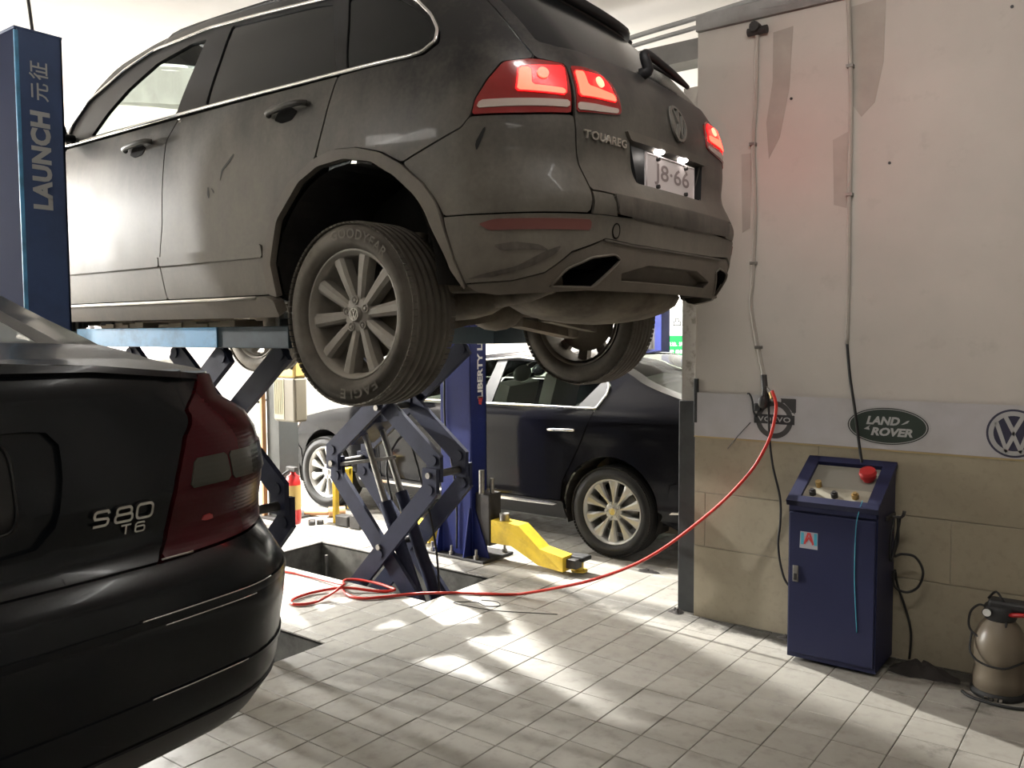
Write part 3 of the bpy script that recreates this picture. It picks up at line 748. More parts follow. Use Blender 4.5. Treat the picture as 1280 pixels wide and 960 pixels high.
    fr=panel('window_frame',T,[dlo,g1,g2,g3],'black_trim',suv,sd,off=-.004,thick=.02,rnd=1)
    panel('window_pane',T,g1,'glass_clear',suv,sd,off=-.012,thick=.004,rnd=1,label='clear front door pane')
    panel('window_pane',T,[(-.20,2.535),(.67,2.525),(.61,2.65),(.51,2.865),(.40,2.882),(-.205,2.935)],'glass_privacy',suv,sd,off=-.010,thick=.004,rnd=1)
    panel('window_pane',T,[(.705,2.525),(1.14,2.525),(1.23,2.56),(1.245,2.615),(1.235,2.675),(1.18,2.74),(1.08,2.79),(.9,2.83),(.59,2.862),(.645,2.72)],'glass_privacy',suv,sd,off=-.010,thick=.004,rnd=1)
    rim_tube(T,dlo,.0075,sd,.004).build('window_strip','chrome',suv)
    # handles
    for hx,z in ((.40,2.412),(-.675,2.412)):
        bowl=panel('door_handle',T,[(hx-.075,z-.018),(hx-.03,z-.036),(hx+.03,z-.03),(hx+.06,z),(hx+.02,z+.022),(hx-.055,z+.018)],'dark_gap',suv,sd,off=.002,thick=.004,res=0)
        b=MB(); pts=[T.P(hx-.105,z+.004,sd,.008),T.P(hx-.085,z+.006,sd,.028),T.P(hx,z+.012,sd,.034),T.P(hx+.09,z+.018,sd,.028),T.P(hx+.115,z+.02,sd,.006)]
        b.tube(pts,lambda t:.014-.004*abs(t-.5),8,smooth_path=4); b.build('handle_bar',SP,bowl)
    # tail lamp, body half
    lo=[(1.359,2.278),(1.369,2.326),(1.416,2.392),(1.477,2.454),(1.569,2.468),(1.673,2.460),(1.686,2.452),(1.686,2.30),(1.683,2.288),(1.524,2.279)]
    lamp=panel('tail_lamp',T,lo,'lens_red',suv,sd,off=.004,thick=.03,rnd=1,label='lit red tail lamp')
    panel('lamp_band',T,[(1.385,2.324),(1.680,2.330),(1.680,2.306),(1.374,2.298)],'lens_clear_dusty',lamp,sd,off=.0065,thick=.003,rnd=1,label='dusty pale lower band')
    panel('lamp_glow',T,[(1.518,2.437),(1.677,2.447),(1.668,2.344),(1.498,2.351)],'lamp_half',lamp,sd,off=.009,thick=.004,rnd=1,res=.03)
    panel('lamp_light_bar',T,[(1.522,2.433),(1.560,2.433),(1.552,2.372),(1.664,2.366),(1.664,2.348),(1.504,2.354)],'lamp_glow',lamp,sd,off=.0095,thick=.002,rnd=1,label='glowing corner bar')
    b=MB(); p,n=T.PN(1.594,2.412,sd,.009); b.cyl(p,p+n*.006,.020,18); b.build('lamp_bulb','lamp_glow',lamp)
    # reflector, exhaust, towing cover and lower bumper parts, this half
    panel('reflector',T,[(1.354,1.915),(1.403,1.930),(1.723,1.934),(1.725,1.897),(1.39,1.893)],'lens_red_dim',suv,sd,off=.009,thick=.01,rnd=1)
    ex=[(1.618,1.708),(1.652,1.768),(1.744,1.808),(1.88,1.824),(1.926,1.808),(1.808,1.708)]
    rim_tube(T,ex,.0045,sd,.0).build('exhaust_trim','suv_plastic',suv)
    eb=MB(); E1=[T.P(a,z,sd,.0) for a,z in ex]; E2=[T.P(a,z,sd,.0)+Vector((-.16,0,.01)) for a,z in ex]; n=len(ex)
    eb.add(E1+E2,[(k,(k+1)%n,n+(k+1)%n,n+k) for k in range(n)]+[tuple(range(n,2*n))]); eb.build('exhaust_tip','dark_gap',suv)
    # scratches in the dust
    # inner shell behind the shut lines, with the wheel arches cut out
    shell=[(-2.62,2.28),(-1.9,2.38),(-1.56,2.48),(-1.40,2.50),(1.26,2.505),(1.55,2.48),(1.66,2.40),(1.68,2.0),(1.50,1.80),(1.36,1.75)]+archI[::-1][1:]+[(.30,1.68),(-1.47,1.68)]+[(FX-(a-CX),z) for a,z in archI]+[(-2.62,1.75)]
    panel('inner_shell',T,shell,'dark_gap',suv,sd,off=-.026,thick=.004,rnd=0,res=.08)
    # wheel housings
    for cx_ in (CX,FX):
        h=MB(); n=18; A_=[math.radians(0+180*k/n) for k in range(n+1)]; y0=T.P(cx_,1.9,sd,-.02).y; y1=y0-sd*.42
        vs=[(cx_+.44*math.cos(a),y,1.72+.46*math.sin(a)) for y in (y0,y1) for a in A_]
        fs=[(k,k+1,n+2+k,n+1+k) for k in range(n)]; vs.append((cx_,y1,1.72)); fs+=[(n+1+k,n+2+k,2*n+2) for k in range(n)]
        h.add(vs,fs); h.build('wheel_housing','well_dark',suv)
    for cx_ in (CX,FX):
        yc_=T.yc+sd*.785
        wheel(suv,(cx_,yc_,1.625),sd,.349,.238,.238,10,('tyre_dusty','alloy_dusty','alloy_dusty'),phase=.10,spoke=(.060,.044,.050),disc='suv_under',cap='vw',
            letters=[('GOODYEAR',math.radians(74),.038,.31),('EAGLE',math.radians(-77),.038,.20)] if near and cx_==CX else None)
    # door mirror
    p=T.P(-1.36,2.56,sd,.0); mi=MB(); mi.ball((p.x-.02,p.y+sd*.13,p.z+.03),.06,.10,.075,14,10); mi.tube([p,(p.x-.01,p.y+sd*.10,p.z)],.022,8); mi.build('door_mirror','black_trim',suv)
    rr_=MB(); rr_.tube([(x,T.yc+sd*.615,z) for x,z in ((-.85,2.995),(-.72,3.035),(0,3.015),(.7,2.98),(1.02,2.95),(1.08,2.93))],.013,8,smooth_path=4); rr_.build('roof_rail','black_trim',suv)
# scratches on the near side
for L in ([(-.105,2.185),(-.095,2.150),(-.100,2.125),(-.112,2.15)],[(-.085,2.175),(-.06,2.155),(-.065,2.145)],[(-.02,2.19),(0.0,2.235),(.045,2.262),(.075,2.29),(.07,2.297),(.03,2.268),(-.01,2.24)],[(1.375,2.185),(1.40,2.235),(1.408,2.232),(1.392,2.18),(1.38,2.155)]):
    panel('scratch',T,L,'black_trim',suv,-1,off=.0015,thick=.001,res=0,rnd=1)
# roof, bonnet, windscreen
cr=lin([(T.aF,.03),(-1.6,.05),(-1.3,.04),(-.75,.05),(.6,.06),(aR,.06)])
top('bonnet',T,T.aF+.01,-1.60,ze,cr,SP,suv,na=20)
top('windscreen',T,-1.58,-.80,ze,cr,'glass_clear',suv,v0=-.93,v1=.93,na=14,thick=.004)
for v in ((-1,-.93),(.93,1)): top('windscreen_pillar',T,-1.58,-.80,ze,cr,SP,suv,v0=v[0],v1=v[1],na=14,nv=2)
top('roof_panel',T,-.795,aR-.01,ze,cr,SP,suv,na=40,nv=14)
# tail gate with its window, number plate recess
R_=lambda L:sym(T,L)
gate=R_([(1.49,2.922),(1.541,2.73),(1.568,2.55),(1.59,2.475),(1.694,2.462),(1.704,2.27),(1.722,2.15),(1.728,2.035),(1.87,2.030),(2.1,2.032),(aR-.02,2.032)][::-1][::-1])
gw=R_([(1.563,2.895),(1.592,2.72),(1.622,2.545),(1.70,2.530),(1.90,2.535),(aR-.02,2.555)])
pr=[(2.035,2.262),(2.078,2.095),(2*aR-2.078,2.095),(2*aR-2.035,2.262)]
panel('tailgate',T,[gate,gw,pr],SP,suv,-1,rnd=1,res=.06)
panel('rear_window',T,R_([(1.556,2.905),(1.585,2.72),(1.614,2.538),(1.70,2.523),(1.90,2.528),(aR-.02,2.548)]),'glass_privacy',suv,-1,off=-.006,thick=.004,rnd=1,res=.07)
PC,PNN=T.PN(2.395,2.160,-1,0); PNN=Vector((PNN.x,PNN.y*.6,PNN.z)).normalized(); PT=Vector((-PNN.y,PNN.x,0)).normalized(); PU=PNN.cross(PT)
if PU.z<0: PU=-PU
PF=lambda u,v,h=0:PC+PT*u+PU*v+PNN*(h+.014)
rec=MB(); A=[T.P(a,z,-1,0) for a,z in pr]; B=[p+Vector((-.045,0,0)) for p in A]
rec.add(A+B,[(0,1,5,4),(1,2,6,5),(2,3,7,6),(3,0,4,7),(4,5,6,7)]); rec.build('plate_recess','black_trim',suv)  # recess shade put into the colour: black instead of body paint
# grip bar over the plate
gb=panel('tailgate_handle',T,[(2.00,2.275),(2*aR-2.00,2.275),(2*aR-2.03,2.243),(2.03,2.243)],'suv_plastic',suv,-1,off=.014,thick=.05,rnd=1,res=.05)
for a in (2.281,2.505):
    p=T.P(a,2.238,-1,.0); MB().ball((p.x,p.y,p.z),.020,.026,.010,14,8).build('plate_lamp','plate_glow',suv)
# licence plate
pl_=[(2.158,2.225),(2.600,2.225),(2.600,2.088),(2.158,2.088)]
pt=MB().obox(PF(0,-.003,-.012),PT,PU,PNN,.208,.068,.003).build('licence_plate','plate_face',suv)
MB().tube([PF(u,v-.003,-.008) for u,v in ((-.203,-.063),(.203,-.063),(.203,.063),(-.203,.063))],.003,5,closed=True).build('plate_border','plate_face',pt)
letter('plate_characters','J8·66','plate_ink',pt,lambda u,v,w_:PF(u+.01,v-.006,-.0082),1,width=.30,height=.082,bold=.012)
for u,v in ((-.12,-.055),(.12,-.055),(-.12,.048),(.12,.048)):
    p,n=PF(u,v,-.009),PNN; MB().cyl(p,p+n*.012,.008,8).build('plate_bolt','dark_steel',pt)
# tail lamp halves on the gate
for sd in (-1,1):
    li=panel('tail_lamp',T,[(1.708,2.455),(1.760,2.461),(1.869,2.462),(1.94,2.436),(1.971,2.389),(1.977,2.334),(1.955,2.322),(1.816,2.305),(1.708,2.294)],'lens_red',suv,sd,off=.004,thick=.02,rnd=1,label='lit red inner tail lamp')
    panel('lamp_band',T,[(1.712,2.328),(1.955,2.343),(1.950,2.326),(1.816,2.311),(1.712,2.302)],'lens_clear_dusty',li,sd,off=.0065,thick=.003,rnd=1)
    panel('lamp_glow',T,[(1.716,2.440),(1.880,2.450),(1.922,2.42),(1.944,2.362),(1.716,2.348)],'lamp_half',li,sd,off=.0065,thick=.003,rnd=1)
    panel('lamp_light_bar',T,[(1.718,2.436),(1.760,2.440),(1.768,2.392),(1.930,2.388),(1.940,2.365),(1.722,2.351)],'lamp_glow',li,sd,off=.0095,thick=.002,rnd=1)
    b=MB(); p,n=T.PN(1.842,2.415,sd,.008); b.cyl(p,p+n*.006,.020,18); b.build('lamp_bulb','lamp_hot',li)
letter('model_lettering','TOUAREG','chrome_dusty',suv,lambda u,v,w_:T.P(1.874+u,2.226+v,-1,.003+w_),1,width=.270,height=.028,bold=.02,extrude=.004,spacing=1.1)
e=MB(); vw_mark(e,lambda u,v:T.P(2.462+u,2.375+v,-1,.004),.072,(.010,0,0),.012); e.build('badge','badge_dull',suv)
MB().add([T.P(2.462+.068*math.cos(k*PI/15),2.375+.068*math.sin(k*PI/15),-1,.002) for k in range(30)],[tuple(range(30))]).build('badge_base','black_trim',suv)
panel('bumper_step',T,R_([(1.85,2.022),(1.87,1.972),(2.1,1.966),(aR-.02,1.962)][::-1][::-1]) if False else [(1.845,2.026),(1.862,1.962),(2.15,1.957),(2*aR-2.15,1.957),(2*aR-1.862,1.962),(2*aR-1.845,2.026)],'suv_scuffed',suv,-1,off=.010,thick=.03,rnd=1)
panel('bumper_corner',T,[(1.730,2.028),(1.842,2.026),(1.86,1.972),(1.870,1.955),(1.73,1.952)],SP,suv,-1,rnd=0); panel('bumper_corner',T,[(1.730,2.028),(1.842,2.026),(1.86,1.972),(1.870,1.955),(1.73,1.952)],SP,suv,1,rnd=0)
low=[(1.215,1.944),(1.264,1.80),(1.329,1.722),(1.486,1.731),(1.578,1.757),(1.655,1.826),(1.805,1.876),(1.995,1.868),(aR-.02,1.866)]
lowtop=[(1.215,1.9445),(1.40,1.9445),(1.712,1.9485),(1.87,1.952),(2.1,1.960),(aR-.02,1.958)]
panel('bumper',T,low+mirror(T,low)+lowtop[::-1][:0]+mirror(T,lowtop)[::-1][:0]+[(2*aR-a,z) for a,z in lowtop]+lowtop[::-1],SP,suv,-1,off=.004,rnd=0,res=.06)
ex=[(1.618,1.708),(1.652,1.768),(1.744,1.808),(1.88,1.824),(1.926,1.808),(1.808,1.708)]
skT=[(1.331,1.716),(1.486,1.725),(1.581,1.751),(1.658,1.820),(1.805,1.870),(1.995,1.862),(aR-.02,1.860)]
skB=[(1.385,1.690),(1.457,1.680),(1.60,1.688),(1.787,1.698),(aR-.02,1.702)]
rc=[(1.985,1.735),(1.96,1.762),(2.149,1.800),(2*aR-2.149,1.800),(2*aR-1.96,1.762),(2*aR-1.985,1.735)]
panel('bumper_skirt',T,[skT+mirror(T,skT)+[(2*aR-a,z) for a,z in skB]+skB[::-1],ex,mirror(T,ex),rc],'suv_plastic',suv,-1,off=-.002,thick=.008,rnd=0,res=.05)
rb=MB(); A=[T.P(a,z,-1,-.002) for a,z in rc]; B=[p+Vector((-.05,0,.0)) for p in A]; n=len(rc); rb.add(A+B,[(k,(k+1)%n,n+(k+1)%n,n+k) for k in range(n)]+[tuple(range(n,2*n))]); rb.build('skirt_recess','suv_plastic',suv)
tc=[(1.866+.024*math.cos(k*PI/8),1.905+.026*math.sin(k*PI/8)) for k in range(16)]
panel('towing_cover',T,tc,SP,suv,-1,off=.008,thick=.006,rnd=0,res=0); rim_tube(T,tc,.0025,-1,.0075).build('cover_gap','dark_gap',suv)
# patches rubbed through the dust
for L in ([(1.40,1.845),(1.47,1.855),(1.55,1.845),(1.58,1.825),(1.50,1.830),(1.43,1.825)],[(1.33,1.735),(1.42,1.742),(1.52,1.77),(1.60,1.815),(1.62,1.845),(1.56,1.822),(1.48,1.775),(1.38,1.752)],[(2.30,1.955),(2.42,1.952),(2.50,1.945),(2.40,1.930),(2.32,1.938)],[(1.95,1.962),(2.2,1.957),(2.22,1.945),(2.0,1.950)]):
    panel('rubbed_patch',T,L,'suv_scuffed',suv,-1,off=.0056,thick=.001,res=0,rnd=1)
panel('bumper_groove',T,[(1.80,1.873),(2.0,1.866),(aR,1.864),(2*aR-1.9,1.866),(2*aR-1.9,1.858),(aR,1.857),(2.0,1.859),(1.80,1.866)],'suv_scuffed',suv,-1,off=.006,thick=.004,rnd=0,res=0)
# roof spoiler and wiper
sp=MB(); N=24; A=[];
for k in range(N+1):
    a=1.50+(2*aR-3.0)*k/N; p,n=T.PN(a,2.93,-1); n=Vector((n.x,n.y*.4,0)).normalized(); t_=1-abs(2*k/N-1)**6; A.append((p,n,t_))
vs=[]
for p,n,t_ in A: vs+=[p+Vector((-.10,0,.035)),p+n*(.01+.06*t_)+Vector((0,0,-.005)),p+n*(.01+.055*t_)+Vector((0,0,-.035)),p+Vector((-.02,0,-.03))]
sp.add(vs,[(4*k+j,4*k+(j+1)%4,4*k+4+(j+1)%4,4*k+4+j) for k in range(N) for j in range(4)]+[(0,1,2,3),(4*N+3,4*N+2,4*N+1,4*N)],True); sp.build('roof_spoiler','black_trim',suv)
wp=MB(); p0=T.P(2.335,2.555,-1,.03); p1=T.P(2.335,2.60,-1,.06); p2=T.P(2.60,2.585,-1,.05); p3=T.P(2.85,2.59,-1,.03)
wp.tube([T.P(2.335,2.56,-1,0),p0,p1,p2,p3],lambda t:.026-.016*t,8,smooth_path=5); wb=wp.build('rear_wiper','black_trim',suv)
MB().tube([T.P(2.45,2.62,-1,.022),T.P(2.65,2.625,-1,.02),T.P(2.88,2.61,-1,.022)],.008,6).build('wiper_blade','rubber',wb)
rs=[(1.55,1.76),(1.55,2.46),(aR,2.47)]; panel('inner_shell',T,[(1.55,1.74),(1.55,2.46),(2*aR-1.55,2.46),(2*aR-1.55,1.74)],'dark_gap',suv,-1,off=-.07,thick=.004,rnd=0,res=.08)
# front end (faces the far wall)
front=[(T.aF-.02,1.70),(-2.75,1.70),(-2.62,1.72),(-2.47,1.75),(-2.44,1.80),(-2.42,2.09),(-2.55,2.115),(-2.75,2.15),(-2.95,2.17),(T.aF-.02,2.18)]
m2=lambda L:L+[(2*T.aF-a,z) for a,z in L][::-1]
panel('front_bumper',T,m2([(-2.47,1.75),(-2.43,1.86),(-2.42,2.095),(-2.55,2.115),(-2.75,2.15),(-2.95,2.17),(T.aF+.02,2.18)][::-1])if False else [(-2.47,1.72),(-2.43,1.86),(-2.42,2.095),(-2.75,2.15),(-2.95,2.17),(2*T.aF+2.95,2.17),(2*T.aF+2.75,2.15),(2*T.aF+2.42,2.095),(2*T.aF+2.43,1.86),(2*T.aF+2.47,1.72)],SP,suv,-1,rnd=0,res=.07)
for sd in (-1,1): panel('headlamp',T,[(-2.63,2.14),(-2.60,2.29),(-2.85,2.25),(-3.05,2.22),(-3.05,2.18),(-2.8,2.165)],'lens_clear_dusty',suv,sd,off=.004,thick=.02,rnd=1)
panel('grille',T,[(-3.08,2.22),(-3.06,2.19),(2*T.aF+3.06,2.19),(2*T.aF+3.08,2.22)],'black_trim',suv,-1,off=.006,rnd=0)
# underside
ub=MB(); ub.box(-2.55,1.28,T.yc-.70,T.yc+.70,1.70,1.76,.02); ub.build('floor_pan','suv_under',suv)
tk=MB(); tk.ball((1.18,T.yc+.12,1.70),.34,.46,.115,24,10); tk.build('spare_wheel_well','suv_under',suv)
mf=MB(); mf.ball((.92,T.yc-.52,1.685),.27,.13,.085,18,8); mf.tube([(.75,T.yc-.50,1.68),(.45,T.yc-.42,1.70),(-1.5,T.yc-.2,1.70)],.03,10,smooth_path=5); mf.tube([(1.1,T.yc-.52,1.68),(1.3,T.yc-.55,1.70),(1.45,T.yc-.58,1.74)],.04,10,smooth_path=4); mf.build('silencer','suv_under',suv)
mf=MB(); mf.ball((.92,T.yc+.58,1.685),.24,.11,.08,18,8); mf.build('silencer','suv_under',suv)
ax=MB(); ax.tube([(CX,T.yc-.68,1.63),(CX,T.yc,1.66),(CX,T.yc+.68,1.63)],.024,8); ax.ball((CX,T.yc,1.66),.14,.12,.10,14,8); ax.build('rear_axle','suv_under',suv)
for sd in (-1,1):
    su=MB(); su.bar((CX-.02,T.yc+sd*.66,1.54),(CX-.05,T.yc+sd*.22,1.60),.09,.04); su.bar((CX+.12,T.yc+sd*.64,1.57),(CX+.14,T.yc+sd*.2,1.62),.05,.035); su.bar((CX-.05,T.yc+sd*.66,1.56),(CX-.6,T.yc+sd*.5,1.66),.06,.04); su.build('suspension_arm','suv_under',suv)
    sh=MB(); sh.tube([(CX+.03,T.yc+sd*.60,1.53),(CX+.03,T.yc+sd*.52,1.95)],.03,10); sh.build('damper','suv_under',suv)
ax=MB(); ax.tube([(FX,T.yc-.68,1.63),(FX,T.yc+.68,1.63)],.024,8); ax.box(FX-.25,FX+.25,T.yc-.35,T.yc+.35,1.60,1.72,.03); ax.build('front_axle','suv_under',suv)
# seats and wheel, seen through the front window
for q in (-1,1):
    se=MB(); yq=T.yc+q*.36; se.box(-.75,-.30,yq-.23,yq+.23,2.05,2.20,.05); se.obox((-.27,yq,2.42),(.28,0,.96),(0,1,0),(.96,0,-.28),.30,.22,.06); se.ball((-.17,yq,2.80),.05,.12,.08,12,8); se.build('seat','seat_cloth',suv)
st=MB(); c0=Vector((-1.02,T.yc-.36,2.42)); st.tube([c0+Vector((.10*math.sin(k*PI/10)*.45,.18*math.cos(k*PI/10),.17*math.sin(k*PI/10))) for k in range(20)],.013,6,closed=True); st.build('steering_wheel','black_trim',suv)
ds=MB(); ds.box(-1.45,-1.12,T.yc-.68,T.yc+.68,2.30,2.46,.05); ds.build('dashboard','seat_cloth',suv)
hl=MB(); hl.box(-.60,1.0,T.yc-.58,T.yc+.58,2.935,2.95); hl.build('headliner','interior_light',suv)
# ------------------------------------------------------------------ black sedan at the left, raised a little
V=Car(-1.98,.90,-2.85,1.63,.5,.30,
 Wz=[(.70,.86),(.76,.872),(.84,.876),(.92,.878),(1.0,.882),(1.06,.868),(1.10,.857),(1.14,.877),(1.22,.879),(1.30,.876),(1.345,.866),(1.375,.842),(1.388,.818),(1.398,.786),(1.412,.770),(1.45,.76),(1.50,.75),(1.6,.70),(1.75,.62),(1.88,.54)],
 Ez=[(.70,-.05),(.78,.02),(.9,.05),(1.0,.065),(1.06,.06),(1.09,.03),(1.12,-.01),(1.25,-.01),(1.35,-.03),(1.45,-.05),(1.49,-.07),(1.6,-.2)],
 Fz=[(.70,.1),(.9,.0),(1.1,0),(1.2,.1),(1.3,.5)],Tx=[(-2.85,.93),(-2,.98),(-1,1),(.3,1),(1.1,.985),(1.63,.95)],bowR=.09)
sed=thing('car','glossy black sedan with dark red tail lamps, cut off by the left edge','car',(-.6,-1.98,.49))
VP='sedan_paint'; vR=V.aR
vze=lin([(V.aF,1.27),(-2.6,1.38),(-2.0,1.47),(-1.93,1.50),(-1.5,1.72),(-1.05,1.865),(-.5,1.885),(-.2,1.85),(0,1.80),(.30,1.69),(.55,1.60),(.80,1.527),(.95,1.512),(1.14,1.487),(1.45,1.468),(1.70,1.471),(2.0,1.495),(2.2,1.502),(vR,1.503)])
vcr=lin([(V.aF,.03),(-2,.04),(-.2,.06),(.8,.02),(1.2,.012),(vR,.005)])
VX,VZ=.66,.83; VF=-1.95
for sd in (-1,1):
    ar=lambda cx_,r=.375:arc(cx_,VZ,r,168,12,16)
    panel('rear_quarter',V,[(.20,1.45),(.26,1.10),(.30,.925)]+ar(VX)+[(1.05,1.085),(1.19,1.10),(1.19,1.26),(1.20,1.33),(1.24,1.37),(1.295,1.392),(1.345,1.405),(1.365,1.425),(1.385,1.448),(1.44,1.463),(1.14,1.483),(.95,1.508),(.80,1.523),(.55,1.596),(.42,1.64),(.50,1.52),(.44,1.50)],VP,sed,sd,rnd=1)
    panel('rear_door',V,[(-.62,.80),(.24,.80),(.27,.87),(.29,.925),(.25,1.10),(.19,1.45),(.40,1.50),(-.62,1.49)],VP,sed,sd,rnd=1)
    panel('front_door',V,[(-1.62,.80),(-.63,.80),(-.63,1.49),(-1.70,1.47)],VP,sed,sd,rnd=1)
    panel('front_wing',V,[(-1.71,1.47),(-1.63,.80)]+arc(VF,VZ,.375,-5,172,16)+[(-2.42,.90),(-2.45,1.10),(-2.75,1.13),(-2.6,1.37),(-2.0,1.465)],VP,sed,sd,rnd=1)
    panel('sill',V,[(-1.60,.79),(.25,.79),(.28,.72),(-1.60,.72)],'sedan_trim',sed,sd,off=.005,rnd=1)
    g_=[(-1.88,1.50),(.38,1.515),(.46,1.55),(.38,1.62),(.20,1.70),(-.05,1.775),(-.35,1.82),(-1.0,1.83),(-1.25,1.76),(-1.6,1.62)]
    panel('side_window',V,g_,'sedan_glass',sed,sd,off=-.004,rnd=1)
    panel('roof_edge',V,[(-1.93,1.499),(-1.5,1.715),(-1.05,1.86),(-.5,1.88),(-.2,1.845),(0,1.795),(.30,1.685),(.55,1.597),(.47,1.555),(.38,1.625),(.20,1.705),(-.05,1.78),(-.35,1.825),(-1.0,1.835),(-1.25,1.765),(-1.6,1.625),(-1.88,1.50)],VP,sed,sd,rnd=0)
    lo=[(1.672,1.467),(1.600,1.465),(1.50,1.462),(1.44,1.456),(1.395,1.444),(1.375,1.423),(1.352,1.399),(1.30,1.386),(1.25,1.366),(1.212,1.33),(1.205,1.25),(1.205,1.15),(1.22,1.128),(1.40,1.124),(1.57,1.122),(1.77,1.117),(1.871,1.113),(1.944,1.1135),(1.924,1.143),(1.915,1.182),(1.911,1.226),(1.899,1.266),(1.879,1.305),(1.856,1.345),(1.805,1.385),(1.727,1.425)]
    lp=panel('tail_lamp',V,lo,'sedan_lens',sed,sd,off=.004,thick=.03,rnd=1,res=.04,label='dark red ribbed tail lamp')
    panel('lamp_window',V,[(1.852,1.300),(1.761,1.303),(1.757,1.246),(1.874,1.243)],'sedan_lens_smoke',lp,sd,off=.0065,thick=.003,rnd=1)
    panel('lamp_window',V,[(1.752,1.303),(1.632,1.302),(1.45,1.30),(1.33,1.294),(1.32,1.25),(1.45,1.243),(1.626,1.243),(1.750,1.246)],'sedan_lens_smoke',lp,sd,off=.0065,thick=.003,rnd=1)
    panel('lamp_bulb',V,[(1.835,1.178),(1.805,1.182),(1.80,1.160),(1.830,1.152)],'sedan_lens_bulb',lp,sd,off=.006,thick=.003,rnd=1,res=0)
    MB().tube([V.P(1.868+.08*k/6,1.1105,sd,.009) for k in range(7)],.0022,5).build('lamp_strip','chrome_dusty',sed)
    panel('inner_shell',V,[(-2.4,1.35),(-2.0,1.44),(.75,1.49),(1.4,1.44),(1.6,1.40),(1.6,1.1),(1.40,.78),(1.06,.78)]+arc(VX,VZ,.375,-8,188,16)+[(.20,.74),(-1.55,.74)]+arc(VF,VZ,.375,-8,188,16)+[(-2.45,.80)],'dark_gap',sed,sd,off=-.03,thick=.004,rnd=0,res=.09)
    for cx_ in (VX,VF):
        h=MB(); n=16; A_=[math.radians(-25+230*k/n) for k in range(n+1)]; y0=V.P(cx_,.95,sd,-.02).y; y1=y0-sd*.38
        h.add([(cx_+.37*math.cos(a),y,VZ+.37*math.sin(a)) for y in (y0,y1) for a in A_]+[(cx_,y1,VZ)],[(k,k+1,n+2+k,n+1+k) for k in range(n)]+[(n+1+k,n+2+k,2*n+2) for k in range(n)]); h.build('wheel_housing','well_dark',sed)
        wheel(sed,(cx_,V.yc+sd*.755,.80),sd,.31,.21,.20,7,('tyre_black','wheel_silver','wheel_silver'),phase=.2,spoke=(.05,.05,.04))
    p=V.P(-1.62,1.54,sd); mi=MB(); mi.ball((p.x,p.y+sd*.11,p.z+.03),.06,.09,.06,12,8); mi.tube([p,(p.x,p.y+sd*.08,p.z+.01)],.02,8); mi.build('door_mirror',VP,sed)
top('boot_deck',V,.86,vR-.015,vze,vcr,VP,sed,na=50,nv=24,v0=-.90,v1=.90,off=.004)
for v in ((-1,-.903),(.903,1)): top('deck_edge',V,.80,vR-.015,vze,vcr,VP,sed,na=44,nv=3,v0=v[0],v1=v[1])
top('rear_window',V,-.13,.80,vze,vcr,'sedan_glass',sed,na=20,nv=14,v0=-.78,v1=.78,thick=.004,off=-.003)
for v in ((-.86,-.78),(.78,.86)): top('window_surround',V,-.17,.84,vze,vcr,'sedan_trim',sed,na=20,nv=2,v0=v[0],v1=v[1],thick=.01)
top('window_surround',V,.80,.86,vze,vcr,'sedan_trim',sed,na=3,nv=12,v0=-.9,v1=.9,off=.001)
for v in ((-1,-.86),(.86,1)): top('roof_pillar',V,-.17,.80,vze,vcr,VP,sed,na=20,nv=3,v0=v[0],v1=v[1])
top('roof_panel',V,-1.05,-.13,vze,vcr,VP,sed,na=12,nv=14)
top('windscreen',V,-1.93,-1.05,vze,vcr,'sedan_glass',sed,na=14,nv=10,v0=-.9,v1=.9)
for v in ((-1,-.9),(.9,1)): top('windscreen_pillar',V,-1.93,-1.05,vze,vcr,VP,sed,na=14,nv=2,v0=v[0],v1=v[1])
top('bonnet',V,V.aF+.01,-1.93,vze,vcr,VP,sed,na=18,nv=12)
# boot lid with the number plate hollow
VR=lambda L:L+[(2*vR-a,z) for a,z in L][::-1]
lid=[(1.952,1.113),(1.932,1.143),(1.923,1.182),(1.919,1.226),(1.907,1.266),(1.887,1.305),(1.864,1.345),(1.813,1.385),(1.735,1.425),(1.681,1.466),(1.72,1.4705),(1.99,1.491),(2.2,1.498),(vR-.01,1.499)]
lidL=[(1.953,1.1125),(2.1,1.1125),(vR-.01,1.1125)]
hollow=[(2.264,1.174),(2.20,1.180),(2.168,1.215),(2.148,1.30),(2.141,1.36),(2.155,1.383),(2.19,1.388)]
panel('boot_lid',V,[lid+[(2*vR-a,z) for a,z in lid][::-1]+[(2*vR-a,z) for a,z in lidL]+lidL[::-1][:-1],VR(hollow)],VP,sed,1,rnd=0,res=.05)
panel('plate_hollow',V,VR([(2.264,1.164),(2.19,1.170),(2.155,1.215),(2.135,1.30),(2.128,1.37),(2.145,1.395),(2.19,1.40)]),VP,sed,1,off=-.012,rnd=1)
rg=VR([(2.25,1.215),(2.237,1.235),(2.235,1.30),(2.236,1.355),(2.25,1.374)])
pp=panel('number_plate',V,rg,'ink_grey' if False else 'sedan_trim',sed,1,off=-.008,thick=.012,rnd=1); rim_tube(V,rg,.003,1,-.006).build('plate_rim','sedan_trim',pp)
panel('lid_lip',V,[(1.70,1.456),(2.0,1.480),(vR,1.487),(2*vR-2.0,1.480),(2*vR-1.70,1.456),(2*vR-1.70,1.468),(2*vR-2.0,1.492),(vR,1.499),(2.0,1.492),(1.70,1.468)],VP,sed,1,off=.010,thick=.02,rnd=0,res=.04)
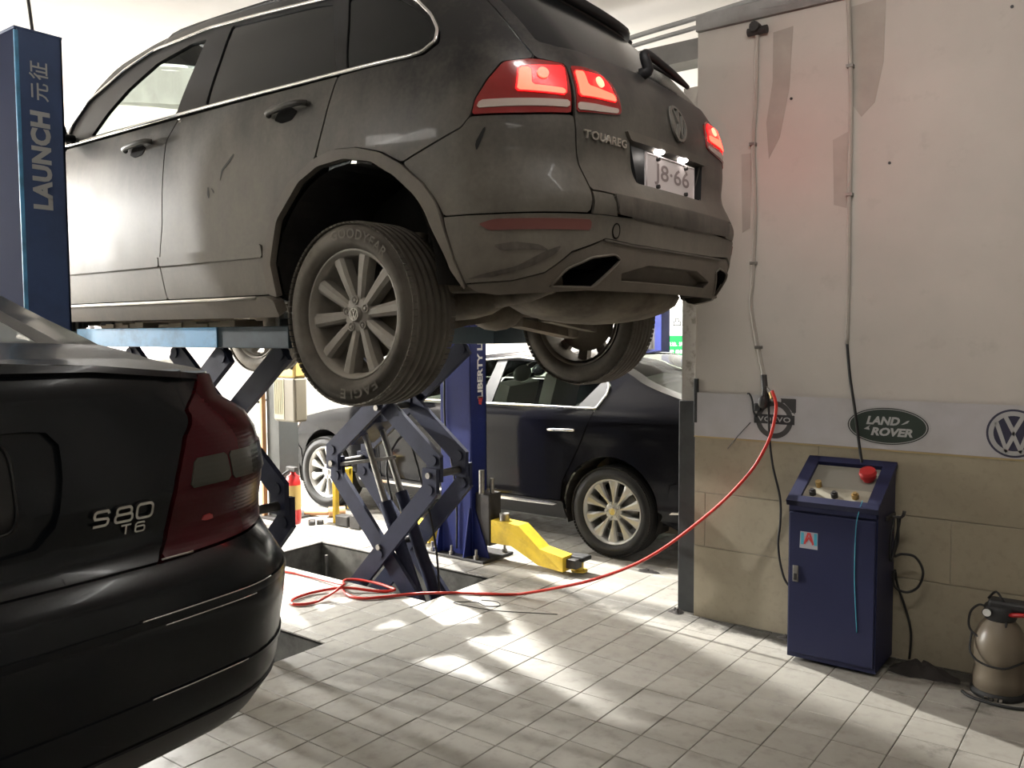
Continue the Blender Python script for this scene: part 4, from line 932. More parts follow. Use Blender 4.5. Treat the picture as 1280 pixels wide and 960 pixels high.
# rear bumper with two thin grooves and a lower moulding
bt=[(1.04,1.079),(1.20,1.102),(1.40,1.118),(1.57,1.117),(1.87,1.109),(1.95,1.1075),(vR-.01,1.1075)]
bb=[(1.035,.84),(1.04,.74),(1.10,.715),(1.5,.705),(vR-.01,.703)]
panel('bumper',V,[(2*vR-a,z) for a,z in bt]+[(2*vR-a,z) for a,z in bb][::-1]+bb+bt[::-1] if False else bt+[(2*vR-a,z) for a,z in bt][::-1]+[(2*vR-a,z) for a,z in bb]+bb[::-1],VP,sed,1,off=.004,rnd=0,res=.045)
def strip(z0,z1,off,m,a_=1.12,name='bumper_moulding'):
    return panel(name,V,[(a_,z0),(vR,z0),(2*vR-a_,z0),(2*vR-a_,z1),(vR,z1),(a_,z1)],m,sed,1,off=off,thick=.012,rnd=0,res=0)
strip(1.016,1.031,.008,VP); strip(.862,.872,.008,VP); strip(.72,.785,.007,'sedan_trim',1.10,'bumper_lip')
for z,a_,b_ in ((1.033,1.70,2.05),(1.014,1.76,2.0),(.873,1.77,2.02)): MB().tube([V.P(a_+(b_-a_)*k/12,z,1,.0085) for k in range(13)],.0016,5).build('bright_edge','chrome',sed)
# raised lettering: S80 over T6
em=MB(); Fm=lambda a0,z0:(lambda u,v:V.P(a0-u,z0+v,1,.002))
nn=V.PN(2.03,1.22,1)[1]; D=tuple(nn*.006)
def rr_(w_,h_,r,x0=0,y0=0,n=4):
    o=[]
    for (cx_,cy_,s0) in ((x0+w_-r,y0+r,-90),(x0+w_-r,y0+h_-r,0),(x0+r,y0+h_-r,90),(x0+r,y0+r,180)):
        o+=[(cx_+r*math.cos(math.radians(s0+90*k/n)),cy_+r*math.sin(math.radians(s0+90*k/n))) for k in range(n+1)]
    return o
def badge_S(mb,f,w_,h_,t,d): 
    r=h_*.22; m_=h_*.5
    stroke(mb,f,[(w_*.98,h_*.80),(w_*.97,h_*.88),(w_*.90,h_),(w_*.2,h_),(w_*.06,h_*.90),(w_*.03,m_*1.35),(w_*.10,m_*1.05),(w_*.88,m_*.95),(w_*.97,m_*.7),(w_*.93,h_*.10),(w_*.80,0),(0,0)],t,d)
hS=.0275
badge_S(em,Fm(2.098,1.206),.032,hS,.0052,D)
f8=Fm(2.052,1.206); stroke(em,f8,rr_(.038,hS*.52,.006),.0050,D,True); stroke(em,f8,rr_(.032,hS*.48,.006,.003,hS*.52),.0050,D,True)
stroke(em,Fm(2.004,1.206),rr_(.036,hS,.008),.0052,D,True)
em.build('model_lettering','chrome',sed)
em=MB(); h6=.0185
fT=Fm(2.036,1.179); stroke(em,fT,[(0,h6),(.022,h6)],.0036,D); stroke(em,fT,[(.011,h6),(.011,0)],.0036,D)
f6=Fm(2.003,1.179); stroke(em,f6,rr_(.021,h6*.58,.004),.0034,D,True); stroke(em,f6,[(.020,h6*.88),(.018,h6),(.004,h6),(0,h6*.85),(0,h6*.4)],.0034,D)
em.build('model_lettering','chrome',sed)
panel('front_bumper',V,[(-2.42,.72),(-2.44,1.12),(-2.75,1.13),(-3.0,1.13),(2*V.aF+3.0,1.13),(2*V.aF+2.75,1.13),(2*V.aF+2.44,1.12),(2*V.aF+2.42,.72)],VP,sed,-1,rnd=0,res=.08)
panel('grille',V,[(-3.0,1.14),(2*V.aF+3.0,1.14),(2*V.aF+3.0,1.26),(-3.0,1.26)],'sedan_trim',sed,-1,rnd=0,res=.08)
for sd in (-1,1): panel('headlamp',V,[(-2.62,1.15),(-2.60,1.33),(-2.98,1.26),(-2.98,1.15)],'lens_clear_dusty',sed,sd,rnd=1)
MB().box(-2.6,1.35,V.yc-.66,V.yc+.66,.72,.80,.02).build('floor_pan','suv_under',sed)
sh_=MB().box(.0,.55,V.yc-.55,V.yc+.55,1.46,1.50); sh_.build('parcel_shelf','seat_cloth',sed)
for q in (-1,1):
    se=MB(); yq=V.yc+q*.33; se.obox((-.25,yq,1.36),(.28,0,.96),(0,1,0),(.96,0,-.28),.30,.21,.06); se.ball((-.15,yq,1.68),.045,.11,.07,12,8); se.box(-.75,-.30,yq-.22,yq+.22,1.02,1.16,.04); se.build('seat','seat_cloth',sed)
# low lift pads that carry the black sedan
for q,yy in enumerate((V.yc-.55,V.yc+.55)):
    t=thing('platform_lift',('far' if q else 'near')+' low lift platform under the black sedan, on the '+('bay side' if q else 'room side'),'car lift',(-.6,yy,0))
    MB().box(-1.5,.30,yy-.20,yy+.20,.62,.70,.01).build('platform','teal_dark',t); MB().box(-1.3,.1,yy-.18,yy+.18,.0,.05,.01).build('base_frame','blue_arm',t)
    for s_ in (-1,1): MB().bar((-.6-s_*.55,yy+s_*.09,.06),(-.6+s_*.55,yy+s_*.09,.62),.05,.09).build('arm','blue_arm',t)
# ------------------------------------------------------------------ black saloon parked behind
Q=Car(3.46,.91,-3.66,1.22,.42,.4,
 Wz=[(.2,.82),(.3,.88),(.5,.905),(.7,.91),(.9,.905),(1.0,.88),(1.05,.85),(1.25,.72),(1.40,.62),(1.48,.55)],
 Ez=[(.2,-.1),(.35,0),(.6,.03),(.8,0),(1.0,-.03),(1.1,-.08),(1.2,-.3)],
 Fz=[(.2,.1),(.5,0),(.7,.05),(.85,.25),(.95,.7)],Tx=[(-3.66,.93),(-2.8,.975),(-2,1),(0,1),(.8,.96),(1.22,.90)])
sal=thing('car','shiny black saloon parked on the floor behind the scissor lift','car',(-1.2,3.46,0))
QP='far_paint'; qR=Q.aR
qze=lin([(Q.aF,.68),(-3.2,.80),(-2.7,.88),(-2.2,.945),(-2.0,1.0),(-1.55,1.22),(-1.15,1.37),(-.7,1.41),(-.3,1.40),(0,1.345),(.23,1.265),(.375,1.212),(.75,1.105),(.9,1.07),(1.2,1.045),(qR,1.05)])
qcr=lin([(Q.aF,.03),(-2.2,.05),(-1.1,.06),(.2,.06),(.8,.03),(qR,.01)])
QX,QF,QZ=.18,-2.755,.33
qd=[(-1.93,1.018),(.055,1.022),(.105,1.12),(.103,1.18),(.06,1.222),(-.10,1.275),(-.35,1.325),(-.75,1.362),(-1.10,1.335),(-1.45,1.225)]
for sd in (-1,1):
    panel('rear_wing',Q,[(.05,1.012),(-.03,.80),(-.12,.62),(-.19,.50)]+arc(QX,QZ,.375,155,5,14)+[(.60,.34),(.63,.55),(.80,.62),(.83,.86),(1.10,.90),(1.25,.93),(1.2,1.04),(.9,1.066),(.75,1.10),(.375,1.208),(.23,1.26),(.0,1.34),(-.3,1.395),(-.7,1.405),(-1.15,1.365),(-1.55,1.215),(-2.0,.995),(-1.94,1.01),(-1.46,1.235),(-1.10,1.345),(-.75,1.372),(-.35,1.335),(-.10,1.285),(.065,1.232),(.112,1.18),(.114,1.12),(.065,1.012)],QP,sal,sd,rnd=0)
    panel('rear_door',Q,[(-.92,.36),(-.22,.36),(-.20,.50),(-.13,.62),(-.04,.80),(.042,1.012),(-.92,1.008)],QP,sal,sd,rnd=1)
    panel('front_door',Q,[(-2.02,.36),(-.93,.36),(-.93,1.008),(-1.95,.995),(-2.05,.90)],QP,sal,sd,rnd=1)
    panel('front_wing',Q,[(-2.03,.36),(-2.06,.90),(-1.99,.98),(-2.2,.94),(-2.7,.875),(-3.2,.79),(-3.25,.62),(-3.16,.50)]+arc(QF,QZ,.375,170,5,14),QP,sal,sd,rnd=1)
    panel('sill',Q,[(-2.35,.352),(-.20,.352),(-.20,.22),(-2.35,.22)],'black_trim',sal,sd,off=.004,rnd=1)
    panel('sill_strip',Q,[(-2.30,.305),(-.28,.322),(-.24,.336),(-.30,.342),(-2.30,.328)],'chrome',sal,sd,off=.012,thick=.01,rnd=0,res=0)
    panel('window_frame',Q,[qd,[(-1.75,1.03),(-.98,1.03),(-.95,1.345),(-1.10,1.322),(-1.42,1.215)],[(-.86,1.032),(-.10,1.032),(.03,1.20),(-.12,1.262),(-.36,1.312),(-.74,1.348),(-.86,1.342)]],'black_trim',sal,sd,off=-.004,rnd=0)
    panel('window_pane',Q,[(-1.78,1.022),(-.97,1.022),(-.94,1.352),(-1.10,1.330),(-1.43,1.222)],'glass_tint',sal,sd,off=-.010,rnd=0,thick=.003)
    panel('window_pane',Q,[(-.87,1.024),(-.09,1.024),(.04,1.205),(-.11,1.270),(-.35,1.320),(-.74,1.356),(-.87,1.35)],'glass_tint',sal,sd,off=-.010,rnd=0,thick=.003)
    rim_tube(Q,qd,.009,sd,.003).build('window_strip','chrome',sal)
    for hx in (-.19,-1.12):
        MB().tube([Q.P(hx-.11,.860,sd,.004),Q.P(hx-.09,.862,sd,.03),Q.P(hx+.08,.868,sd,.03),Q.P(hx+.10,.869,sd,.004)],.010,6,smooth_path=3).build('door_handle','chrome' if sd<0 else QP,sal)
    panel('side_crease',Q,[(-2.0,.905),(.74,.956),(.74,.948),(-2.0,.893)],QP,sal,sd,off=.006,thick=.01,rnd=0,res=0)
    panel('side_reflector',Q,[(.645,.358),(.725,.366),(.735,.378),(.66,.374)],'chrome_dusty',sal,sd,off=.012,rnd=0,res=0)
    panel('inner_shell',Q,[(-3.1,.72),(-2.2,.90),(-1.9,.98),(.9,1.03),(1.1,.95),(1.1,.5),(.8,.26),(.57,.24)]+arc(QX,QZ,.385,-8,188,14)+[(-.3,.24),(-2.3,.24)]+arc(QF,QZ,.385,-8,188,14)+[(-3.2,.3)],'dark_gap',sal,sd,off=-.03,thick=.004,rnd=0,res=.1)
    panel('tail_lamp',Q,[(.83,.64),(1.35,.66),(1.38,.86),(1.12,.89),(.84,.85)],'lens_red_dim',sal,sd,off=.002,rnd=1)
    panel('headlamp',Q,[(-3.26,.62),(-3.22,.775),(-3.6,.72),(-3.75,.66),(-3.7,.60)],'lens_clear_dusty',sal,sd,off=.004,rnd=1)
    for cx_ in (QX,QF):
        h=MB(); n=14; A_=[math.radians(-20+220*k/n) for k in range(n+1)]; y0=Q.P(cx_,.5,sd,-.02).y; y1=y0-sd*.36
        h.add([(cx_+.37*math.cos(a),y,QZ+.37*math.sin(a)) for y in (y0,y1) for a in A_]+[(cx_,y1,QZ)],[(k,k+1,n+2+k,n+1+k) for k in range(n)]+[(n+1+k,n+2+k,2*n+2) for k in range(n)]); h.build('wheel_housing','well_dark',sal)
        wheel(sal,(cx_,Q.yc+sd*.79,.318),sd,.318,.215,.222,10,('tyre_black','wheel_silver','wheel_silver'),phase=.3,spoke=(.088,.026,.035),cap='vw' if sd<0 else 'plain')
    p=Q.P(-1.62,1.04,sd); mi=MB(); mi.ball((p.x,p.y+sd*.12,p.z+.03),.06,.10,.065,12,8); mi.tube([p,(p.x,p.y+sd*.08,p.z+.01)],.02,8); mi.build('door_mirror',QP,sal)
top('bonnet',Q,Q.aF+.01,-2.02,qze,qcr,QP,sal,na=22,nv=14)
top('windscreen',Q,-2.0,-1.12,qze,qcr,'glass_tint',sal,na=14,nv=12,v0=-.9,v1=.9)
for v in ((-1,-.9),(.9,1)): top('windscreen_pillar',Q,-2.02,-1.10,qze,qcr,QP,sal,na=14,nv=2,v0=v[0],v1=v[1])
top('roof_panel',Q,-1.12,0,qze,qcr,QP,sal,na=20,nv=16)
top('rear_window',Q,.03,.74,qze,qcr,'glass_tint',sal,na=14,nv=14,v0=-.84,v1=.84)
for v in ((-1,-.84),(.84,1)): top('roof_pillar',Q,0,.76,qze,qcr,QP,sal,na=16,nv=3,v0=v[0],v1=v[1])
top('boot_lid',Q,.76,qR-.01,qze,qcr,QP,sal,na=26,nv=12)
panel('rear_bumper',Q,[(.585,.30),(.64,.55),(.82,.60),(qR,.61),(2*qR-.82,.60),(2*qR-.64,.55),(2*qR-.585,.30),(2*qR-.8,.22),(.8,.22)],QP,sal,-1,off=.006,rnd=0,res=.08)
panel('boot_face',Q,[(1.36,.62),(2*qR-1.36,.62),(2*qR-1.25,1.04),(1.25,1.04)],QP,sal,-1,rnd=0,res=.08)
panel('front_bumper',Q,[(-3.14,.22),(-3.15,.50),(-3.28,.60),(-3.7,.60),(Q.aF,.66),(2*Q.aF+3.7,.60),(2*Q.aF+3.28,.60),(2*Q.aF+3.15,.50),(2*Q.aF+3.14,.22)],QP,sal,-1,off=.006,rnd=0,res=.08)
MB().box(-3.4,.95,Q.yc-.7,Q.yc+.7,.18,.26,.02).build('floor_pan','suv_under',sal)
for q in (-1,1):
    se=MB(); yq=Q.yc+q*.36; se.obox((-1.02,yq,.86),(.25,0,.97),(0,1,0),(.97,0,-.25),.28,.22,.06); se.ball((-.92,yq,1.20),.045,.12,.07,12,8); se.build('seat','seat_cloth',sal)
MB().box(-.30,.02,Q.yc-.62,Q.yc+.62,.55,1.02,.06).build('rear_bench','seat_cloth',sal); MB().box(.0,.75,Q.yc-.66,Q.yc+.66,.93,.98).build('parcel_shelf','seat_cloth',sal)
MB().box(-1.95,-1.70,Q.yc-.64,Q.yc+.64,.80,.96,.04).build('dashboard','seat_cloth',sal)
# ------------------------------------------------------------------ scissor lift in the floor pits
def scissor(y0,y1,bright,label):
    t=thing('scissor_lift',label,'car lift',(-.63,(y0+y1)/2,-.50),'scissor lift units under the raised SUV')
    zb,zk,zt=-.24,.725,1.475; xc,h0,h1=-.635,.42,.42
    for fi,y in enumerate((y0,y1)):
        s_=1 if fi==0 else -1
        e_=.085
        for (xa,za,xb,zb_,dy) in ((xc-h0,zb,xc+h0,zk-e_,0),(xc+h0,zb,xc-h0,zk-e_,.035*s_),(xc-h1,zk+e_,xc+h1,zt-.02,0),(xc+h1,zk+e_,xc-h1,zt-.02,.035*s_)):
            a=Vector((xa,y+dy,za));b=Vector((xb,y+dy,zb_)); m_=MB(); m_.bar(a,b,.028,.112,up=(0,0,1),ext=.03)
            kx,kz=(xb,zb_) if abs(zb_-zk)<.2 else (xa,za)
            m_.bar((kx,y+dy,kz),(kx,y+dy,zk-(kz-zk)*.25),.0275,.108,up=(1,0,0),ext=.02)
            for p in (a,b,(a+b)/2): m_.cyl(p+Vector((0,-.022,0)),p+Vector((0,.022,0)),.030,14)
            m_.build('arm','blue_arm',t)
        for x,z in ((xc,(zb+zk)/2),(xc,(zk+zt)/2),(xc-h0,zk),(xc+h0,zk)):
            MB().cyl((x,y-.03,z),(x,y+.05*s_+.02,z),.018,12).build('pivot_pin','steel',t)
    for x in (xc-h0,xc+h0): MB().cyl((x,y0,zk),(x,y1,zk),.022,12).build('cross_tube','dark_steel',t)
    MB().cyl((xc,y0,(zk+zt)/2),(xc,y1,(zk+zt)/2),.022,12).build('cross_tube','dark_steel',t)
    MB().cyl((xc,y0,(zb+zk)/2),(xc,y1,(zb+zk)/2),.022,12).build('cross_tube','dark_steel',t)
    ym=(y0+y1)/2
    c_=MB(); c_.cyl((xc+.30,ym+.05,zb+.10),(xc-.02,ym+.05,.55),.040,16); c_.build('cylinder','blue_arm',t)
    MB().cyl((xc-.02,ym+.05,.55),(xc-.20,ym+.05,.98),.020,12).build('piston_rod','steel',t)
    c_=MB(); c_.cyl((xc+.26,ym-.06,zb+.10),(xc-.05,ym-.06,.50),.040,16); c_.build('cylinder','blue_arm',t)
    MB().cyl((xc-.05,ym-.06,.50),(xc-.24,ym-.06,.96),.020,12).build('piston_rod','steel',t)
    MB().bar((xc-.32,ym,.86),(xc-.10,ym,1.02),.20,.05).build('lift_plate','blue_arm',t)
    MB().bar((xc-h0-.03,y0-.01,zk-.02),(xc-.02,ym,zk+.05),.03,.02).build('lock_rod','steel',t)
    MB().tube([(xc-.05,ym,.50),(xc-.15,ym+.06,.72),(xc-.02,ym+.1,.90),(xc+.12,ym+.1,.60),(xc+.25,ym+.08,.2),(xc+.35,ym,-.3)],.007,6,smooth_path=6).build('hydraulic_hose','rubber',t)
    MB().box(xc-.72,xc+.44,y0-.03,y1+.03,-.50,-.44,.008).build('base_frame','blue_arm',t)
    for x in (xc-h0,xc+h0): MB().box(x-.05,x+.05,y0-.02,y1+.02,-.44,-.33,.008).build('base_block','blue_arm',t)
    pl_=MB(); pl_.box(-1.45,.30,y0-.05,y1+.05,1.492,1.585,.004); pl_.build('platform','teal_dark',t)
    MB().box(-1.44,-.19,y0-.056,y0-.0505,1.494,1.583,.0).build('side_lit','blue_light',t,label='lit stretch of the platform side, light put into its blue')  # lit stretch painted paler; the darker rest stands for its shade
    ext_=MB(); ext_.box(-2.05,-1.452,y0-.03,y1+.03,1.50,1.572,.004); ext_.build('sliding_extension','teal_dark',t)
    return t
scissor(-.16,.16,1,'near scissor lift unit with lit blue platform side, seen behind the black sedan')
scissor(1.20,1.50,0,'far scissor lift unit with crossed navy arms standing in the open floor pit')
for (x,y,w_,l_,lb) in ((-1.05,-.10,.16,.42,'torn cardboard pad on the near platform, left one'),(-.42,-.10,.14,.62,'long cardboard pad on the near platform, nearer the wheel')):
    m_=MB(); 
    for k in range(6): m_.box(x-l_/2+k*l_/6,x-l_/2+(k+1)*l_/6+.004,y-w_/2-.01*(k%2),y+w_/2,1.586,1.600+.006*((k*7)%3))
    tag(m_.build('cardboard_pad','cardboard'),lb,'pad')
for (x,y) in ((-1.36,-.02),(.16,-.02),(-1.36,1.33),(.16,1.33)):
    m_=MB(); m_.box(x-.06,x+.06,y-.08,y+.08,1.586,1.618,.006)
    nm={(-1.36,-.02):'near front',(.16,-.02):'near rear',(-1.36,1.33):'far front',(.16,1.33):'far rear'}[(x,y)]
    tag(m_.build('rubber_block','rubber'),'black rubber block under the SUV sill, %s corner of the platforms'%nm,'pad')
# ------------------------------------------------------------------ two-post lift columns
# tall post with silver letters, nearest the camera on the left
P1=thing('lift_column','tall blue lift column with silver letters beside the raised SUV','car lift',(-1.1,-.56,0))
b_=MB(); b_.box(-1.012,-1.0,-.650,-.455,0,2.94,.002); b_.box(-1.26,-1.0,-.467,-.455,0,2.94,.002); b_.box(-1.262,-.998,-.667,-.453,2.93,2.942,.002); b_.build('column_body','blue_paint',P1); MB().box(-1.26,-1.0,-.665,-.655,0,2.94,.002).build('column_side','blue_shaded',P1)
b_=MB(); b_.box(-1.010,-.9985,-.6665,-.648,0,2.925,.003); b_.build('column_corner','blue_light',P1,label='pale corner edge')  # corner strip in a paler blue
MB().box(-1.18,-1.03,-.64,-.48,.30,1.0,.01).build('carriage','blue_deep',P1)
MB().box(-1.40,-.86,-.80,-.32,.0,.018,.004).build('base_plate','blue_paint',P1)
for x,y in ((-1.35,-.75),(-.91,-.75),(-.91,-.37),(-1.35,-.37)): MB().cyl((x,y,.018),(x,y,.06),.011,6).build('anchor_bolt','steel',P1)
fL=lambda yc_,zc_,X:(lambda u,v,w_:Vector((X+.0012+w_,yc_-v,zc_+u)))
letter('post_lettering','LAUNCH','print_silver',P1,fL(-.567,2.356,-.9985),1,width=.446,height=.090,bold=.05,spacing=1.05)
letter('post_lettering','元征','print_silver',P1,fL(-.567,2.716,-.9985),1,width=.175,height=.085,bold=.012,spacing=1.25)
t=thing('cable','thin grey cable rising from the top of the tall blue column','cable',(-1.05,-.56,2.94)); MB().tube([(-1.02,-.575,2.93),(-1.03,-.585,3.08),(-1.05,-.60,3.32)],.008,6,smooth_path=3).build('cable_line','dark_steel',t)
# post with white LIBERTY letters, behind the far scissor unit
P2=thing('lift_column','navy lift column with upright white lettering and a bolted foot','car lift',(-.71,2.09,0))
b_=MB(); b_.box(-.85,-.575,2.0,2.012,0.02,3.0,.002); b_.box(-.585,-.573,2.0,2.168,.02,3.0,.002); b_.box(-.85,-.573,2.156,2.168,.02,3.0,.002); b_.build('column_body','blue_deep',P2)
MB().box(-.86,-.72,2.03,2.14,.35,1.25,.01).build('carriage','blue_paint',P2)
MB().box(-.568,-.44,2.03,2.16,.10,.46,.01).build('carriage_block','dark_steel',P2)
MB().cyl((-.50,2.02,.46),(-.50,2.02,.62),.02,10).build('lock_pin','steel',P2); MB().cyl((-.46,2.08,.40),(-.46,2.08,.56),.015,10).build('lock_pin','steel',P2)
MB().box(-.95,-.42,1.93,2.27,.0,.02,.004).build('base_plate','dark_steel',P2)
for x in (-.85,-.60): MB().poly([(x,1.998,.02),(x,1.93,.02),(x,1.998,.36)],(.010,0,0)).build('gusset','blue_deep',P2)
MB().poly([(-.573,2.02,.02),(-.44,2.02,.02),(-.573,2.02,.36)],(0,.010,0)).build('gusset','blue_deep',P2)
MB().poly([(-.85,2.02,.02),(-.94,2.02,.02),(-.85,2.02,.36)],(0,.010,0)).build('gusset','blue_deep',P2)
for x,y in ((-.90,1.955),(-.72,1.955),(-.50,1.955),(-.46,2.22)): m_=MB(); m_.cyl((x,y,.02),(x,y,.085),.009,8); m_.cyl((x,y,.02),(x,y,.045),.018,6); m_.build('anchor_bolt','steel',P2)
letter('post_lettering','LIBERTY LI','print_white',P2,fL(2.098,1.295,-.573),1,width=.385,height=.056,bold=.04)
letter('post_lettering','FT','print_white',P2,fL(2.098,1.585,-.573),1,width=.05,height=.040,bold=.03)
m_=MB(); 
for k,(z,h_) in enumerate(((1.105,.014),(1.086,.010),(1.068,.012))): m_.add([(-.5718,2.075+.004*k,z-h_/2),(-.5718,2.125-.006*k,z-h_/2-.006),(-.5718,2.125-.006*k,z+h_/2),(-.5718,2.075+.004*k,z+h_/2+.004)],[(0,1,2,3)])
m_.build('post_mark','print_red',P2)
MB().tube([(-.80,1.985,3.0),(-.79,1.985,1.7),(-.80,1.985,1.0),(-.76,1.985,.75),(-.70,1.985,.45),(-.70,1.985,.06)],.007,6,smooth_path=5).build('hydraulic_hose','rubber',P2)
A1=thing('lift_arm','long yellow lift arm lying low to the right of the navy column','lift arm',(-.1,2.09,0))
m_=MB(); prof=[(-.43,.13),(-.43,.285),(-.20,.275),(-.03,.145),(.165,.122),(.165,.028),(-.04,.035),(-.26,.13)]
m_.poly([(x,2.03-.02*(x>0),z) for x,z in prof],(0,.115,0)); m_.build('arm_body','yellow_paint',A1)
m_=MB(); m_.box(.16,.235,2.05,2.13,.045,.105,.004); m_.build('arm_tip','dark_steel',A1)
m_=MB(); m_.cyl((.20,2.15,.02),(.20,2.15,.07),.030,14); m_.cyl((.20,2.15,.012),(.20,2.15,.02),.055,18); m_.build('pad_base','yellow_paint',A1)
m_=MB(); m_.box(.135,.265,2.10,2.205,.085,.118,.012); m_.build('arm_pad','rubber',A1)
MB().cyl((-.36,2.09,.28),(-.36,2.09,.33),.035,14).build('arm_pivot','steel',A1)
A2=thing('lift_arm','yellow lift arm on the floor seen through the crossed navy arms','lift arm',(-1.35,2.25,0))
m_=MB(); m_.obox((-1.30,2.22,.085),(1,-.35,0),(.35,1,0),(0,0,1),.30,.06,.055); m_.build('arm_body','yellow_paint',A2)
m_=MB(); m_.cyl((-1.60,2.28,.02),(-1.60,2.28,.15),.05,14); m_.build('arm_pad','rubber',A2)
A3=thing('axle_stand','upright yellow jack stand by the saloon front wheel','stand',(-2.15,2.24,0))
m_=MB(); m_.box(-2.225,-2.185,2.20,2.24,.0,.44,.005); m_.box(-2.12,-2.085,2.26,2.30,.12,.46,.005); m_.box(-2.225,-2.085,2.215,2.285,.40,.455,.005); m_.build('stand_frame','yellow_paint',A3); m_=MB(); m_.box(-2.13,-1.98,2.14,2.22,.0,.09,.01); m_.build('stand_foot','dark_steel',A3)
m_=MB(); m_.box(-1.96,-1.84,2.14,2.24,.0,.11,.008); tag(m_.build('toolbox','dark_steel'),'small dark metal box on the floor beside the yellow stand','box')
# second navy column behind the saloon
P3=thing('lift_column','navy lift column standing behind the saloon roof, right of the hanging wheel','car lift',(-.83,5.3,0))
b_=MB(); b_.box(-1.06,-.98,5.2,5.38,0,3.0,.004); b_.box(-.86,-.785,5.2,5.38,0,3.0,.004); b_.box(-1.06,-.785,5.36,5.38,0,3.0,.002); b_.build('column_body','blue_deep',P3); MB().box(-.98,-.86,5.24,5.36,.3,1.6,.01).build('carriage','dark_steel',P3); MB().box(-1.1,-.56,5.1,5.5,0,.02,.003).build('base_plate','blue_deep',P3)
for y in (5.25,): MB().tube([(-.93,5.19,3.0),(-.93,5.19,.1)],.008,6).build('lift_cable','steel',P3)
# notice board on the back wall
B1=thing('notice_board','green and white notice board on the back wall','poster',(-1.3,Y1-.03,.6))
MB().box(-1.95,-.65,Y1-.03,Y1-.01,.60,1.95,.003).build('board','poster_white',B1)
MB().box(-1.95,-.65,Y1-.034,Y1-.0305,.60,1.50).build('green_field','poster_green',B1)
MB().box(-1.95,-.65,Y1-.036,Y1-.0305,1.885,1.95).build('board_edge','steel',B1)
fb=lambda x,z:(lambda u,v,w_:Vector((x+u,Y1-.0355,z+v)))
letter('heading','凸:','ink_black',B1,fb(-1.42,1.66),1,width=.13,height=.10,bold=.02)
for k,(z,s_) in enumerate(((1.40,'机油, 洗'),(1.31,'中轮 维修'),(1.19,'电话 0571'))): letter('board_line',s_,'print_white',B1,fb(-1.46,z),1,height=.05,width=.22,bold=.01)
# grey steel column with the oil tank hanging beside it
C1=thing('steel_column','grey square steel column behind the near scissor unit','column',(-2.75,2.15,0))
m_=MB(); m_.box(-2.82,-2.66,2.02,2.22,0,3.3,.004); m_.build('column_shaft','column_grey',C1); m_=MB(); m_.box(-2.86,-2.83,1.98,2.02,0,1.25,.003); m_.build('edge_strip','wood',C1); MB().box(-2.92,-2.55,1.95,2.32,0,.02).build('column_foot','dark_steel',C1)
K1=thing('oil_tank','cream tank with yellow top hanging on the grey steel column','tank',(-2.50,1.99,.86))
m_=MB(); m_.box(-2.60,-2.34,1.93,2.06,.84,1.20,.018); m_.build('tank_body','tank_oil',K1,label='brownish lower tank body'); m_=MB(); m_.box(-2.60,-2.34,1.93,2.06,1.195,1.345,.02); m_.build('tank_top','tank_yellow',K1)
m_=MB(); m_.box(-2.595,-2.47,1.926,1.93,.86,1.19,.001); m_.build('tank_panel','tank_cream',K1)
for k in range(5): MB().box(-2.585+k*.022,-2.580+k*.022,1.922,1.926,.90,1.18).build('ridge','tank_cream',K1)
m_=MB(); m_.cyl((-2.52,2.0,1.34),(-2.52,2.0,1.40),.035,14); m_.cyl((-2.56,2.0,1.37),(-2.46,2.0,1.37),.012,8); m_.build('tank_valve','steel',K1); MB().tube([(-2.47,1.97,1.38),(-2.38,1.93,1.42),(-2.34,1.93,1.34),(-2.37,1.925,1.27)],.013,8,smooth_path=4).build('tank_hose','rubber',K1)
# fire extinguisher and odds and ends on the bright floor
E1_=thing('fire_extinguisher','red fire extinguisher at the foot of the grey steel column','extinguisher',(-2.47,2.0,0))
m_=MB(); m_.lathe([(.001,0),(.058,0),(.062,.02),(.062,.34),(.05,.39),(.022,.41),(.022,.43),(.001,.43)],(-2.47,2.0,0),'z',20); m_.build('cylinder','extinguisher_red',E1_); m_=MB(); m_.box(-2.52,-2.41,1.97,2.01,.43,.47,.006); m_.build('lever','dark_steel',E1_); MB().lathe([(.0635,.12),(.0635,.32)],(-2.47,2.0,0),'z',20).build('label_band','tank_yellow',E1_)
MB().tube([(-2.47,1.96,.44),(-2.53,1.92,.37),(-2.52,1.92,.20),(-2.49,1.93,.08)],.010,6,smooth_path=4).build('hose','rubber',E1_)
W1=thing('wooden_mallet','wooden mallet lying on the bright floor by the front wheel','tool',(-2.5,2.3,0)); MB().cyl((-2.60,2.22,.03),(-2.38,2.38,.03),.020,12).build('handle','wood',W1); MB().cyl((-2.41,2.32,.045),(-2.33,2.43,.045),.042,16).build('head','wood',W1)
for k,(x,y) in enumerate(((-2.33,2.07),(-2.26,2.10),(-2.29,2.04))):
    m_=MB(); m_.lathe([(.012,.0),(.028,.0),(.028,.035),(.012,.035),(.012,0)],(x,y,0),'z',6); tag(m_.build('wheel_nut','dark_steel'),('left nut of the three lying by the yellow stand','right nut of the three lying by the yellow stand','nearest nut of the three lying by the yellow stand')[k],'nut','loose nuts on the floor')
r_=thing('round_sign','round blue and white sign on the far wall','sign',(-7.98,5.80,.5)); 
MB().cyl((-8.0,5.80,.66),(-7.975,5.80,.66),.19,32).build('sign_rim','dark_steel',r_); MB().cyl((-7.975,5.80,.66),(-7.97,5.80,.66),.155,32).build('sign_face','print_white',r_); MB().poly([(-7.968,5.80+.13*math.cos(a*PI/12),.66+.13*math.sin(a*PI/12)) for a in range(0,13)],(.002,0,0)).build('sign_blue_half','sign_blue',r_)
